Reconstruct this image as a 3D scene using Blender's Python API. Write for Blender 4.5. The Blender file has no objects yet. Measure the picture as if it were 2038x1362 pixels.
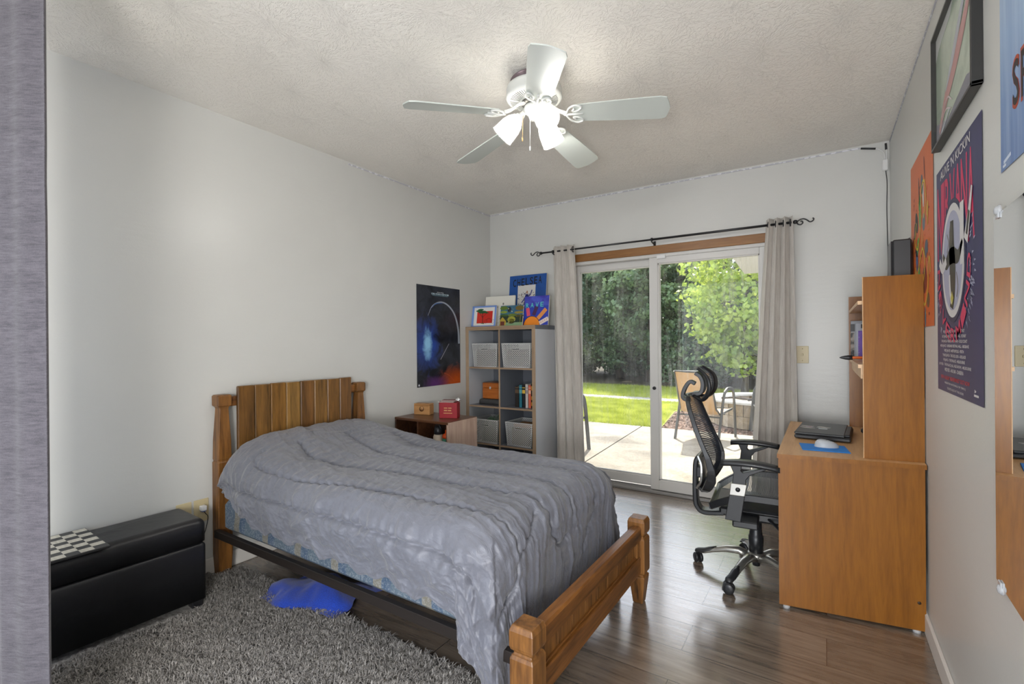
import bpy, bmesh, math, random
import numpy as np
from mathutils import Vector, Matrix
S = bpy.context.scene
COL = S.collection
R = math.radians
PI = math.pi

# ------------------------------------------------------------------ camera
cam = bpy.data.cameras.new('camera'); camo = bpy.data.objects.new('camera', cam); COL.objects.link(camo)
cam.sensor_fit = 'HORIZONTAL'; cam.sensor_width = 36.0; cam.lens = 957.0 / 2038.0 * 36.0
cam.clip_start = 0.02; cam.clip_end = 300
camo.matrix_world = Matrix.Translation((0, 0, 1.203)) @ Matrix.Rotation(0.5759, 4, 'Z') @ Matrix.Rotation(R(90), 4, 'X') @ Matrix.Rotation(-0.008, 4, 'Z')
S.camera = camo
# ------------------------------------------------------------------ world, sun, exposure
S.view_settings.view_transform = 'Standard'; S.view_settings.look = 'None'
S.view_settings.exposure = 0.45; S.view_settings.gamma = 1.0; S.view_settings.use_curve_mapping = False
W = bpy.data.worlds.new('sky'); S.world = W; W.use_nodes = True
wn = W.node_tree; wn.nodes.clear()
sky = wn.nodes.new('ShaderNodeTexSky'); sky.sky_type = 'NISHITA'; sky.sun_disc = False
sky.sun_elevation = R(48); sky.sun_rotation = R(-20); sky.air_density = 1.0; sky.dust_density = 2.5
mixw = wn.nodes.new('ShaderNodeMix'); mixw.data_type = 'RGBA'; mixw.inputs[0].default_value = 0.62
mixw.inputs[7].default_value = (8.5, 9.2, 10.3, 1)
bgn = wn.nodes.new('ShaderNodeBackground'); bgn.inputs[1].default_value = 0.31
ow = wn.nodes.new('ShaderNodeOutputWorld')
wn.links.new(sky.outputs[0], mixw.inputs[6]); wn.links.new(mixw.outputs[2], bgn.inputs[0]); wn.links.new(bgn.outputs[0], ow.inputs[0])
sun = bpy.data.lights.new('sun', 'SUN'); sun.energy = 6.5; sun.angle = R(1.2); sun.color = (1.0, 0.94, 0.82)
suno = bpy.data.objects.new('sun', sun); COL.objects.link(suno)
sv = Vector((-0.33 * 0.67, 0.94 * 0.67, 0.743))       # towards the sun
suno.rotation_euler = sv.to_track_quat('Z', 'Y').to_euler(); suno.location = (-3, 9, 9)
LAMP_W = 22.0      # each bulb of the ceiling fan
hall = bpy.data.lights.new('fill_light', 'POINT'); hall.energy = 112.0; hall.color = (1.0, 0.985, 0.97); hall.shadow_soft_size = 0.28     # added unseen light behind the camera, brightens ceiling and walls
fillo = bpy.data.objects.new('fill_light', hall); COL.objects.link(fillo); fillo.location = (0.05, -0.95, 1.0)

XL, XR, YB, H = -2.709, 0.3485, 3.7975, 2.44
YF = -1.25
rnd = random.Random(7)

# ------------------------------------------------------------------ materials
def nodes(m):
    m.use_nodes = True; nt = m.node_tree; return nt, nt.nodes['Principled BSDF']
MC = {}
def mat(name, col, rough=0.5, metal=0.0, spec=0.5, emit=None, estr=0, coat=0, sheen=0):
    if name in MC: return MC[name]
    m = bpy.data.materials.new(name); nt, b = nodes(m)
    b.inputs['Base Color'].default_value = (*col, 1); b.inputs['Roughness'].default_value = rough
    b.inputs['Metallic'].default_value = metal; b.inputs['Specular IOR Level'].default_value = spec
    b.inputs['Coat Weight'].default_value = coat; b.inputs['Sheen Weight'].default_value = sheen
    if emit: b.inputs['Emission Color'].default_value = (*emit, 1); b.inputs['Emission Strength'].default_value = estr
    MC[name] = m; return m
def srgb(r, g, b):
    f = lambda c: ((c / 255 + 0.055) / 1.055) ** 2.4 if c > 10 else c / 255 / 12.92
    return (f(r), f(g), f(b))
def N(nt, t, **k):
    n = nt.nodes.new(t)
    for a, v in k.items(): setattr(n, a, v)
    return n
def coords(nt, kind='Object', scale=(1, 1, 1), rot=(0, 0, 0), loc=(0, 0, 0)):
    tc = N(nt, 'ShaderNodeTexCoord'); mp = N(nt, 'ShaderNodeMapping')
    mp.inputs['Scale'].default_value = scale; mp.inputs['Rotation'].default_value = rot; mp.inputs['Location'].default_value = loc
    nt.links.new(tc.outputs[kind], mp.inputs[0]); return mp.outputs[0]
def noise(nt, vec, scale=5, detail=4, rough=0.5, dist=0):
    n = N(nt, 'ShaderNodeTexNoise'); n.inputs['Scale'].default_value = scale; n.inputs['Detail'].default_value = detail
    n.inputs['Roughness'].default_value = rough; n.inputs['Distortion'].default_value = dist
    nt.links.new(vec, n.inputs['Vector']); return n.outputs[0]
def ramp(nt, fac, stops, interp='LINEAR'):
    r = N(nt, 'ShaderNodeValToRGB'); r.color_ramp.interpolation = interp
    e = r.color_ramp.elements
    while len(e) < len(stops): e.new(0.5)
    for i, (p, c) in enumerate(stops):
        e[i].position = p; e[i].color = (*c, 1) if len(c) == 3 else c
    nt.links.new(fac, r.inputs[0]); return r.outputs[0]
def bump(nt, b, h, strength=0.3, dist=0.01, prev=None):
    n = N(nt, 'ShaderNodeBump'); n.inputs['Strength'].default_value = strength; n.inputs['Distance'].default_value = dist
    nt.links.new(h, n.inputs['Height'])
    if prev: nt.links.new(prev, n.inputs['Normal'])
    if b: nt.links.new(n.outputs[0], b.inputs['Normal'])
    return n.outputs[0]
def math_(nt, op, a, b=None, c=None):
    n = N(nt, 'ShaderNodeMath', operation=op)
    for i, v in enumerate((a, b, c)):
        if v is None: continue
        if isinstance(v, (int, float)): n.inputs[i].default_value = v
        else: nt.links.new(v, n.inputs[i])
    return n.outputs[0]
def mixc(nt, fac, a, b, blend='MIX'):
    n = N(nt, 'ShaderNodeMix', data_type='RGBA', blend_type=blend)
    for i, v in ((0, fac), (6, a), (7, b)):
        if isinstance(v, (int, float)): n.inputs[i].default_value = v
        elif isinstance(v, tuple): n.inputs[i].default_value = (*v, 1)
        else: nt.links.new(v, n.inputs[i])
    return n.outputs[2]

def wood(name, c1, c2, axis='Z', scale=1.0, rough=0.4, streak=1.0, dark=None, bumpd=0.0006, coat=0.0):
    """streaky wood with the grain along one object axis"""
    m = bpy.data.materials.new(name); nt, b = nodes(m)
    k = {'X': (1.2, 14, 14), 'Y': (14, 1.2, 14), 'Z': (14, 14, 1.2)}[axis]
    v = coords(nt, 'Object', tuple(x * scale for x in k))
    n1 = noise(nt, v, 1.0, 6, 0.6, 1.4)
    k2 = tuple(x * scale * 6 for x in k)
    n2 = noise(nt, coords(nt, 'Object', k2), 1.2, 4, 0.6, 0.4)
    f = math_(nt, 'ADD', math_(nt, 'MULTIPLY', n1, 0.65), math_(nt, 'MULTIPLY', n2, 0.35))
    stops = [(0.34, c1), (0.62, c2)]
    if dark: stops = [(0.30, dark), (0.41, c1), (0.64, c2)]
    c = ramp(nt, f, stops)
    nt.links.new(c, b.inputs['Base Color']); b.inputs['Roughness'].default_value = rough
    b.inputs['Coat Weight'].default_value = coat; b.inputs['Coat Roughness'].default_value = 0.25
    bump(nt, b, n2, 0.35, bumpd); return m

def fabric(name, col, col2=None, scale=260, rough=0.9, sheen=0.3, slub=None, strength=0.5):
    m = bpy.data.materials.new(name); nt, b = nodes(m)
    v = coords(nt, 'Object', (scale, scale, scale))
    n = noise(nt, v, 1.0, 2, 0.5)
    col2 = col2 or tuple(x * 0.75 for x in col)
    if slub:
        n2 = noise(nt, coords(nt, 'Object', slub), 1.0, 3, 0.6)
        n3 = noise(nt, coords(nt, 'Object', tuple(s * 0.17 for s in slub)), 1.0, 2, 0.5)
        n = math_(nt, 'ADD', math_(nt, 'MULTIPLY', n, 0.3), math_(nt, 'ADD', math_(nt, 'MULTIPLY', n2, 0.5), math_(nt, 'MULTIPLY', n3, 0.2)))
    c = ramp(nt, n, [(0.35, col2), (0.65, col)])
    nt.links.new(c, b.inputs['Base Color']); b.inputs['Roughness'].default_value = rough
    b.inputs['Sheen Weight'].default_value = sheen
    bump(nt, b, n, strength, 0.001); return m

def wall_mat(name, col):
    m = bpy.data.materials.new(name); nt, b = nodes(m)
    n1 = noise(nt, coords(nt, 'Object', (1, 1, 1)), 1.1, 3, 0.5, 0.6)
    c = ramp(nt, n1, [(0.3, tuple(x * 0.955 for x in col)), (0.7, tuple(x * 1.02 for x in col))])
    nt.links.new(c, b.inputs['Base Color'])
    pr = ramp(nt, n1, [(0.40, (0.33,) * 3), (0.60, (0.36,) * 3)])
    nt.links.new(pr, b.inputs['Roughness'])
    a = bump(nt, None, noise(nt, coords(nt, 'Object', (1, 1, 1)), 160, 2, 0.5), 0.12, 0.002)
    bump(nt, b, noise(nt, coords(nt, 'Object', (1, 1, 4)), 9, 3, 0.5), 0.12, 0.006, a)
    return m

M = {}
M['wall'] = wall_mat('wall_paint', srgb(205, 205, 201))
M['trim'] = mat('white_trim', srgb(214, 210, 204), 0.45)
M['vinyl'] = mat('white_vinyl', srgb(205, 203, 199), 0.35)
M['black'] = mat('black_metal', (0.012, 0.012, 0.014), 0.4)
M['blackp'] = mat('black_plastic', (0.02, 0.021, 0.024), 0.42)
M['white'] = mat('white_plastic', (0.75, 0.75, 0.74), 0.35)
M['almond'] = mat('almond_plastic', srgb(205, 190, 150), 0.4)
M['oak'] = wood('bed_oak', srgb(94, 60, 27), srgb(146, 99, 48), 'Z', 1.0, 0.38, dark=srgb(44, 28, 14))
M['oakh'] = wood('bed_oak_h', srgb(92, 56, 24), srgb(142, 92, 42), 'Y', 1.0, 0.36, dark=srgb(46, 28, 13))
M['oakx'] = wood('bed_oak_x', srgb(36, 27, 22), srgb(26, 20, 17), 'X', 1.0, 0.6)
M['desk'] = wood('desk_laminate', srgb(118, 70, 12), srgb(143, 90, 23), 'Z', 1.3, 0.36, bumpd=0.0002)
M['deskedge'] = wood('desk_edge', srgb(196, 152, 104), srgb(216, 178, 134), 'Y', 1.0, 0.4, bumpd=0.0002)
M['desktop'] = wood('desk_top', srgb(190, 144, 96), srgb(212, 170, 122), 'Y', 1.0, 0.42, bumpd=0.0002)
M['shelfoak'] = wood('bookcase_edge', srgb(138, 114, 90), srgb(168, 144, 118), 'Z', 1.0, 0.5, bumpd=0.0002)
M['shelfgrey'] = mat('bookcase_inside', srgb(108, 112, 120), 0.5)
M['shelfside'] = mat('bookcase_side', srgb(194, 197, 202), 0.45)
M['crate'] = wood('crate_brown', srgb(70, 42, 26), srgb(110, 72, 46), 'X', 1.0, 0.3, dark=srgb(38, 24, 16))
M['cratepale'] = wood('crate_pale', srgb(160, 132, 116), srgb(190, 164, 146), 'Z', 1.2, 0.6)
M['crategrey'] = wood('crate_grey', srgb(84, 78, 76), srgb(172, 162, 156), 'Z', 1.4, 0.7)

def ceiling_mat():
    m = bpy.data.materials.new('ceiling_texture'); nt, b = nodes(m)
    b.inputs['Base Color'].default_value = (*srgb(240, 236, 228), 1); b.inputs['Roughness'].default_value = 0.8
    v = coords(nt, 'Object', (1, 1, 0))
    hs = []
    for sc, off in ((4.2, (0, 0, 0)), (3.7, (3.3, 1.7, 0))):
        vo = N(nt, 'ShaderNodeTexVoronoi', voronoi_dimensions='2D'); vo.inputs['Scale'].default_value = sc
        vv = N(nt, 'ShaderNodeVectorMath', operation='ADD'); vv.inputs[1].default_value = off; nt.links.new(v, vv.inputs[0])
        nt.links.new(vv.outputs[0], vo.inputs['Vector'])
        sub = N(nt, 'ShaderNodeVectorMath', operation='SUBTRACT'); nt.links.new(vv.outputs[0], sub.inputs[0]); nt.links.new(vo.outputs['Position'], sub.inputs[1])
        sx = N(nt, 'ShaderNodeSeparateXYZ'); nt.links.new(sub.outputs[0], sx.inputs[0])
        ang = math_(nt, 'ARCTAN2', sx.outputs[1], sx.outputs[0])
        ln = N(nt, 'ShaderNodeVectorMath', operation='LENGTH'); nt.links.new(sub.outputs[0], ln.inputs[0])
        cx = N(nt, 'ShaderNodeCombineXYZ'); 
        nt.links.new(math_(nt, 'MULTIPLY', math_(nt, 'COSINE', ang), 5.0), cx.inputs[0]); nt.links.new(math_(nt, 'MULTIPLY', math_(nt, 'SINE', ang), 5.0), cx.inputs[1])
        nt.links.new(math_(nt, 'MULTIPLY', ln.outputs[1], 14.0), cx.inputs[2])
        nn = noise(nt, cx.outputs[0], 2.2, 3, 0.6, 0.6)
        hs.append(ramp(nt, nn, [(0.47, (0, 0, 0)), (0.56, (1, 1, 1))]))
    h = math_(nt, 'MAXIMUM', hs[0], hs[1])
    n3 = noise(nt, v, 90, 3, 0.6)
    h = math_(nt, 'ADD', math_(nt, 'MULTIPLY', h, 0.6), math_(nt, 'MULTIPLY', n3, 0.55))
    bump(nt, b, h, 0.62, 0.0042); return m
M['ceil'] = ceiling_mat()

def floor_mat():
    m = bpy.data.materials.new('laminate_planks'); nt, b = nodes(m)
    v = coords(nt, 'Object')
    br = N(nt, 'ShaderNodeTexBrick'); br.offset = 0.37; br.offset_frequency = 2
    for k, x in (('Scale', 1.0), ('Mortar Size', 0.0016), ('Mortar Smooth', 0.1), ('Brick Width', 1.28), ('Row Height', 0.192), ('Bias', 0.0)): br.inputs[k].default_value = x
    br.inputs['Color1'].default_value = (0, 0, 0, 1); br.inputs['Color2'].default_value = (1, 1, 1, 1); br.inputs['Mortar'].default_value = (0.5, 0.5, 0.5, 1)
    nt.links.new(v, br.inputs['Vector'])
    off = N(nt, 'ShaderNodeVectorMath', operation='MULTIPLY_ADD'); nt.links.new(br.outputs[0], off.inputs[0]); off.inputs[1].default_value = (7, 3, 5); nt.links.new(v, off.inputs[2])
    mp = N(nt, 'ShaderNodeMapping'); mp.inputs['Scale'].default_value = (1.1, 9, 1); nt.links.new(off.outputs[0], mp.inputs[0])
    n1 = noise(nt, mp.outputs[0], 1.3, 5, 0.6, 2.2)
    mp2 = N(nt, 'ShaderNodeMapping'); mp2.inputs['Scale'].default_value = (4, 70, 1); nt.links.new(off.outputs[0], mp2.inputs[0])
    n2 = noise(nt, mp2.outputs[0], 1.0, 4, 0.6, 0.3)
    f = math_(nt, 'ADD', math_(nt, 'MULTIPLY', n1, 0.6), math_(nt, 'MULTIPLY', n2, 0.4))
    f = math_(nt, 'ADD', f, math_(nt, 'MULTIPLY', br.outputs[0], 0.09))
    c = ramp(nt, f, [(0.30, srgb(70, 60, 52)), (0.48, srgb(106, 93, 81)), (0.72, srgb(136, 121, 106))])
    c = mixc(nt, br.outputs['Fac'], c, srgb(48, 40, 34))
    nt.links.new(c, b.inputs['Base Color'])
    rr = ramp(nt, n2, [(0.3, (0.15,) * 3), (0.7, (0.24,) * 3)]); nt.links.new(rr, b.inputs['Roughness'])
    b.inputs['Specular IOR Level'].default_value = 0.5; b.inputs['IOR'].default_value = 2.8
    a = bump(nt, None, n2, 0.10, 0.0005)
    inv = math_(nt, 'SUBTRACT', 1.0, br.outputs['Fac'])
    bump(nt, b, inv, 0.5, 0.0012, a); return m
M['floor'] = floor_mat()

# ------------------------------------------------------------------ mesh helpers
class MB:
    """collects shapes; build() links them as ONE mesh object"""
    def __init__(s): s.v = []; s.f = []; s.m = []; s.sm = []; s.T = Matrix.Identity(4); s.mi = 0
    def add(s, vs, fs, smooth=False):
        o = len(s.v)
        s.v += [tuple(s.T @ Vector(p)) for p in vs]
        s.f += [tuple(i + o for i in f) for f in fs]; s.m += [s.mi] * len(fs); s.sm += [smooth] * len(fs)
        return s
    def box(s, a, b, bev=0.0):
        (x0, y0, z0), (x1, y1, z1) = a, b
        if bev > 0:
            e = min(bev, (x1 - x0) / 2.01, (y1 - y0) / 2.01, (z1 - z0) / 2.01)
            vs = []; idx = {}
            for i, x in enumerate((x0, x1)):
                for j, y in enumerate((y0, y1)):
                    for k, z in enumerate((z0, z1)):
                        dx, dy, dz = (e if i == 0 else -e), (e if j == 0 else -e), (e if k == 0 else -e)
                        for ax, p in enumerate(((x, y + dy, z + dz), (x + dx, y, z + dz), (x + dx, y + dy, z))):
                            idx[(i, j, k, ax)] = len(vs); vs.append(p)
            g = lambda i, j, k, ax: idx[(i, j, k, ax)]
            fs = []
            for i in (0, 1): fs.append([g(i, 0, 0, 0), g(i, 0, 1, 0), g(i, 1, 1, 0), g(i, 1, 0, 0)][::(1 if i == 0 else -1)])
            for j in (0, 1): fs.append([g(0, j, 0, 1), g(1, j, 0, 1), g(1, j, 1, 1), g(0, j, 1, 1)][::(1 if j == 0 else -1)])
            for k in (0, 1): fs.append([g(0, 0, k, 2), g(0, 1, k, 2), g(1, 1, k, 2), g(1, 0, k, 2)][::(1 if k == 0 else -1)])
            for j in (0, 1):
                for k in (0, 1): fs.append([g(0, j, k, 1), g(1, j, k, 1), g(1, j, k, 2), g(0, j, k, 2)])
            for i in (0, 1):
                for k in (0, 1): fs.append([g(i, 0, k, 0), g(i, 1, k, 0), g(i, 1, k, 2), g(i, 0, k, 2)])
            for i in (0, 1):
                for j in (0, 1): fs.append([g(i, j, 0, 0), g(i, j, 1, 0), g(i, j, 1, 1), g(i, j, 0, 1)])
            for i in (0, 1):
                for j in (0, 1):
                    for k in (0, 1): fs.append([g(i, j, k, 0), g(i, j, k, 1), g(i, j, k, 2)])
            return s.add(vs, fs)
        vs = [(x0, y0, z0), (x1, y0, z0), (x1, y1, z0), (x0, y1, z0), (x0, y0, z1), (x1, y0, z1), (x1, y1, z1), (x0, y1, z1)]
        return s.add(vs, [(0, 3, 2, 1), (4, 5, 6, 7), (0, 1, 5, 4), (1, 2, 6, 5), (2, 3, 7, 6), (3, 0, 4, 7)])
    def loft(s, rings, cap=True, smooth=True, closed=True):
        n = len(rings[0]); vs = [p for r in rings for p in r]; fs = []
        for a in range(len(rings) - 1):
            for i in range(n if closed else n - 1):
                j = (i + 1) % n; fs.append((a * n + i, a * n + j, (a + 1) * n + j, (a + 1) * n + i))
        if cap: fs.append(tuple(range(n))[::-1]); fs.append(tuple((len(rings) - 1) * n + i for i in range(n)))
        return s.add(vs, fs, smooth)
    def tube(s, pts, r, n=10, w=None, up=None, cap=True, square=False):
        """sweep a circle (radius r, or list) or rectangle (w = (side, up)) along points"""
        pts = [Vector(p) for p in pts]; rings = []
        rr = r if isinstance(r, (list, tuple)) else [r] * len(pts)
        prev = None
        for i, p in enumerate(pts):
            t = (pts[min(i + 1, len(pts) - 1)] - pts[max(i - 1, 0)]).normalized()
            u = Vector(up) if up else (prev if prev else (Vector((0, 0, 1)) if abs(t.z) < 0.9 else Vector((1, 0, 0))))
            side = t.cross(u).normalized(); u2 = side.cross(t).normalized(); prev = u2
            if square:
                a, b = rr[i] if isinstance(rr[i], (tuple, list)) else (rr[i], rr[i])
                e = min(a, b) * 0.35
                sh = [(a, b - e), (a - e, b), (-a + e, b), (-a, b - e), (-a, -b + e), (-a + e, -b), (a - e, -b), (a, -b + e)]
                rings.append([tuple(p + side * x + u2 * y) for x, y in sh])
            else:
                rings.append([tuple(p + side * math.cos(k * 2 * PI / n) * rr[i] + u2 * math.sin(k * 2 * PI / n) * rr[i]) for k in range(n)])
        return s.loft(rings, cap, smooth=not square)
    def lathe(s, prof, n=24, c=(0, 0, 0), axis=None, cap=True):
        """prof: list of (r, z) around z through c; axis: optional direction"""
        q = Vector(axis).to_track_quat('Z', 'Y').to_matrix() if axis is not None else Matrix.Identity(3)
        rings = [[tuple(Vector(c) + q @ Vector((max(r, 1e-5) * math.cos(k * 2 * PI / n), max(r, 1e-5) * math.sin(k * 2 * PI / n), z))) for k in range(n)] for r, z in prof]
        return s.loft(rings, cap)
    def prism(s, poly, a, b, axis='z'):
        n = len(poly)
        P = {'z': lambda p, t: (p[0], p[1], t), 'y': lambda p, t: (p[0], t, p[1]), 'x': lambda p, t: (t, p[0], p[1])}[axis]
        vs = [P(p, a) for p in poly] + [P(p, b) for p in poly]
        fs = [tuple(range(n))[::-1], tuple(range(n, 2 * n))] + [(i, (i + 1) % n, n + (i + 1) % n, n + i) for i in range(n)]
        return s.add(vs, fs)
    def build(s, name, m, parent=None, bevel=0.0, sub=0, solid=0.0, fixn=True):
        me = bpy.data.meshes.new(name); me.from_pydata(s.v, [], s.f)
        ms = m if isinstance(m, (list, tuple)) else [m]
        for x in ms: me.materials.append(x)
        me.polygons.foreach_set('material_index', s.m); me.polygons.foreach_set('use_smooth', s.sm)
        if fixn:
            bm = bmesh.new(); bm.from_mesh(me); bmesh.ops.recalc_face_normals(bm, faces=bm.faces); bm.to_mesh(me); bm.free()
        me.update(); o = bpy.data.objects.new(name, me); COL.objects.link(o)
        if parent: o.parent = parent
        if solid:
            k = o.modifiers.new('solid', 'SOLIDIFY'); k.thickness = solid; k.offset = 0
        if bevel:
            k = o.modifiers.new('bevel', 'BEVEL'); k.width = bevel; k.segments = 2; k.limit_method = 'ANGLE'; k.angle_limit = R(40)
        if sub:
            k = o.modifiers.new('sub', 'SUBSURF'); k.levels = sub; k.render_levels = sub
        return o
def npmesh(name, V, F, m, parent=None, smooth=True, mi=None):
    V = np.asarray(V, np.float32); F = np.asarray(F, np.int32); k = F.shape[1]
    me = bpy.data.meshes.new(name); me.vertices.add(len(V)); me.vertices.foreach_set('co', V.ravel())
    me.loops.add(F.size); me.loops.foreach_set('vertex_index', F.ravel())
    me.polygons.add(len(F)); me.polygons.foreach_set('loop_start', np.arange(0, F.size, k, dtype=np.int32))
    me.polygons.foreach_set('loop_total', np.full(len(F), k, np.int32))
    me.polygons.foreach_set('use_smooth', np.full(len(F), smooth))
    for x in (m if isinstance(m, (list, tuple)) else [m]): me.materials.append(x)
    if mi is not None: me.polygons.foreach_set('material_index', np.asarray(mi, np.int32))
    me.update(calc_edges=True); o = bpy.data.objects.new(name, me); COL.objects.link(o)
    if parent: o.parent = parent
    return o
def tag(o, label=None, cat=None, group=None, kind=None):
    if label: o['label'] = label
    if cat: o['category'] = cat
    if group: o['group'] = group
    if kind: o['kind'] = kind
    return o
def thing(name, label, cat, loc=(0, 0, 0), rz=0.0, group=None, rot=None):
    o = bpy.data.objects.new(name, None); COL.objects.link(o); o.empty_display_size = 0.05
    o.location = loc; o.rotation_euler = rot if rot else (0, 0, rz)
    return tag(o, label, cat, group)
def struct(name, mb, m, **k):
    o = mb.build(name, m, **k); o['kind'] = 'structure'; return o
def curve(pts, n=8):
    """Catmull-Rom through pts"""
    P = [Vector(p) for p in pts]; P = [2 * P[0] - P[1]] + P + [2 * P[-1] - P[-2]]; out = []
    for i in range(1, len(P) - 2):
        for k in range(n):
            t = k / n; a, b, c, d = P[i - 1:i + 3]
            out.append(0.5 * ((2 * b) + (c - a) * t + (2 * a - 5 * b + 4 * c - d) * t * t + (3 * b - a - 3 * c + d) * t ** 3))
    out.append(P[-2]); return out

# ------------------------------------------------------------------ the room
b = MB().box((XL - 0.15, YF - 0.15, -0.12), (XR + 0.15, YB + 0.16, 0.0)); struct('floor', b, M['floor'])
b = MB().box((XL - 0.15, YF - 0.15, H), (XR + 0.15, YB + 0.16, H + 0.14)); struct('ceiling', b, M['ceil'])
b = MB().box((XL - 0.15, YF, 0), (XL, YB, H)); struct('wall_left', b, M['wall'])
b = MB().box((XR, YF, 0), (XR + 0.15, YB, H)); struct('wall_right', b, M['wall'])
DX0, DX1, DZ = -1.84, -0.325, 1.887
b = MB().box((XL - 0.15, YB, 0), (DX0, YB + 0.16, H)).box((DX1, YB, 0), (XR + 0.15, YB + 0.16, H)).box((DX0, YB, DZ), (DX1, YB + 0.16, H))
struct('wall_back', b, M['wall'])
b = MB().box((XL - 0.15, YF - 0.15, 0), (-2.35, YF, H)).box((0.2, YF - 0.15, 0), (XR + 0.15, YF, H)).box((-2.35, YF - 0.15, 2.2), (0.2, YF, H))  # unseen wall, its wide opening added to let sky light in
struct('wall_front', b, M['wall'])
def base(name, x0, y0, x1, y1):
    b = MB().box((x0, y0, 0), (x1, y1, 0.085), 0.004); struct(name, b, M['trim'])
base('baseboard_left', XL, YF, XL + 0.013, YB)
base('baseboard_right', XR - 0.013, YF, XR, YB - 0.014)
base('baseboard_back', XL + 0.014, YB - 0.013, DX0 - 0.04, YB)
# wooden head casing over the door
M['casing'] = wood('casing_wood', srgb(116, 76, 36), srgb(150, 104, 56), 'X', 1.0, 0.4)
b = MB().box((DX0 - 0.035, YB - 0.014, 1.887), (DX1 + 0.035, YB, 1.952), 0.003)
b.box((DX0 - 0.04, YB - 0.013, 0.0), (DX0, YB, 1.887), 0.003).box((DX1, YB - 0.013, 0.0), (DX1 + 0.04, YB, 1.887), 0.003)
struct('trim_1', b, M['casing'])
# sliding patio door
def glass_mat(name, tint, dirt, dcol, fk=1.0):
    m = bpy.data.materials.new(name); m.use_nodes = True; nt = m.node_tree; nt.nodes.clear()
    out = N(nt, 'ShaderNodeOutputMaterial'); tr = N(nt, 'ShaderNodeBsdfTransparent'); tr.inputs[0].default_value = (*tint, 1)
    gl = N(nt, 'ShaderNodeBsdfGlossy'); gl.inputs['Roughness'].default_value = 0.02
    fr = N(nt, 'ShaderNodeFresnel'); fr.inputs[0].default_value = 1.45
    m1 = N(nt, 'ShaderNodeMixShader'); nt.links.new(math_(nt, 'MULTIPLY', fr.outputs[0], fk), m1.inputs[0]); nt.links.new(tr.outputs[0], m1.inputs[1]); nt.links.new(gl.outputs[0], m1.inputs[2])
    df = N(nt, 'ShaderNodeBsdfTranslucent'); df.inputs[0].default_value = (*dcol, 1)
    n1 = noise(nt, coords(nt, 'Object', (26, 1, 1.6)), 1.0, 5, 0.7, 0.8)
    n2 = noise(nt, coords(nt, 'Object', (2.2, 1, 2.0)), 1.0, 3, 0.6, 1.5)
    f = math_(nt, 'MULTIPLY', ramp(nt, n1, [(0.42, (0.12,) * 3), (0.75, (1,) * 3)]), ramp(nt, n2, [(0.35, (0.3,) * 3), (0.65, (1,) * 3)]))
    m2 = N(nt, 'ShaderNodeMixShader'); nt.links.new(math_(nt, 'MULTIPLY', f, dirt), m2.inputs[0]); nt.links.new(m1.outputs[0], m2.inputs[1]); nt.links.new(df.outputs[0], m2.inputs[2])
    nt.links.new(m2.outputs[0], out.inputs[0]); return m
M['glass'] = glass_mat('pane_glass', (0.86, 0.88, 0.88), 0.42, (0.8, 0.82, 0.85))
M['glass2'] = glass_mat('pane_glass_screened', (0.66, 0.69, 0.72), 0.30, (0.6, 0.63, 0.68))
door = thing('door_1', 'white vinyl sliding glass patio door with a round black lock', 'door', (0, YB, 0)); door['kind'] = 'structure'
for k in ('label', 'category'): del door[k]
b = MB().box((DX0, 0.0, 1.862), (DX1, 0.13, 1.887), 0.002).box((DX0, 0.0, 0.03), (DX0 + 0.02, 0.13, 1.862)).box((DX1 - 0.016, 0.0, 0.03), (DX1, 0.13, 1.862))
b.build('door_frame', M['vinyl'], door)
M['alu'] = mat('grey_sill', srgb(150, 148, 146), 0.4, 0.3)
MB().box((DX0, -0.02, 0.0), (DX1, 0.15, 0.022), 0.004).box((DX0 + .02, 0.052, 0.022), (DX1 - .02, 0.058, 0.032)).build('sill', M['alu'], door)
def sash(name, x0, x1, gx0, gx1, z0, gz0, gz1, z1, y0, y1, gm):
    b = MB()
    b.box((x0, y0, z0), (gx0, y1, z1), 0.003).box((gx1, y0, z0), (x1, y1, z1), 0.003)
    b.box((gx0, y0, z0), (gx1, y1, gz0), 0.003).box((gx0, y0, gz1), (gx1, y1, z1), 0.003)
    e = 0.008
    b.box((gx0, y0 + .008, gz0), (gx0 + e, y1 - .004, gz1)).box((gx1 - e, y0 + .008, gz0), (gx1, y1 - .004, gz1)).box((gx0, y0 + .008, gz0), (gx1, y1 - .004, gz0 + e)).box((gx0, y0 + .008, gz1 - e), (gx1, y1 - .004, gz1))
    so = b.build(name, M['vinyl'], door)
    g = MB(); ym = (y0 + y1) / 2; g.add([(gx0, ym, gz0), (gx1, ym, gz0), (gx1, ym, gz1), (gx0, ym, gz1)], [(0, 1, 2, 3)]); g.build('pane', gm, so, fixn=False)
    s = MB(); s.tube([(gx0 + e, y0 + .012, gz0 + e), (gx1 - e, y0 + .012, gz0 + e)], 0.002, 6); s.build('gasket', M['blackp'], so)
    return so
sr = sash('sliding_sash', -1.165, DX1 - 0.016, -1.098, -0.381, 0.026, 0.103, 1.813, 1.862, 0.006, 0.046, M['glass'])
sl = sash('fixed_sash', DX0 + 0.02, -1.10, -1.795, -1.160, 0.034, 0.105, 1.807, 1.862, 0.064, 0.104, M['glass2'])
MB().lathe([(0.0, -0.012), (0.013, -0.010), (0.0135, 0.0)], 20, (-1.129, 0.006, 0.829), (0, 1, 0)).build('lock', M['blackp'], sr)
MB().box((-1.10, -0.012, 1.846), (-1.032, 0.006, 1.878), 0.003).build('sensor', M['white'], sr)

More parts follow.
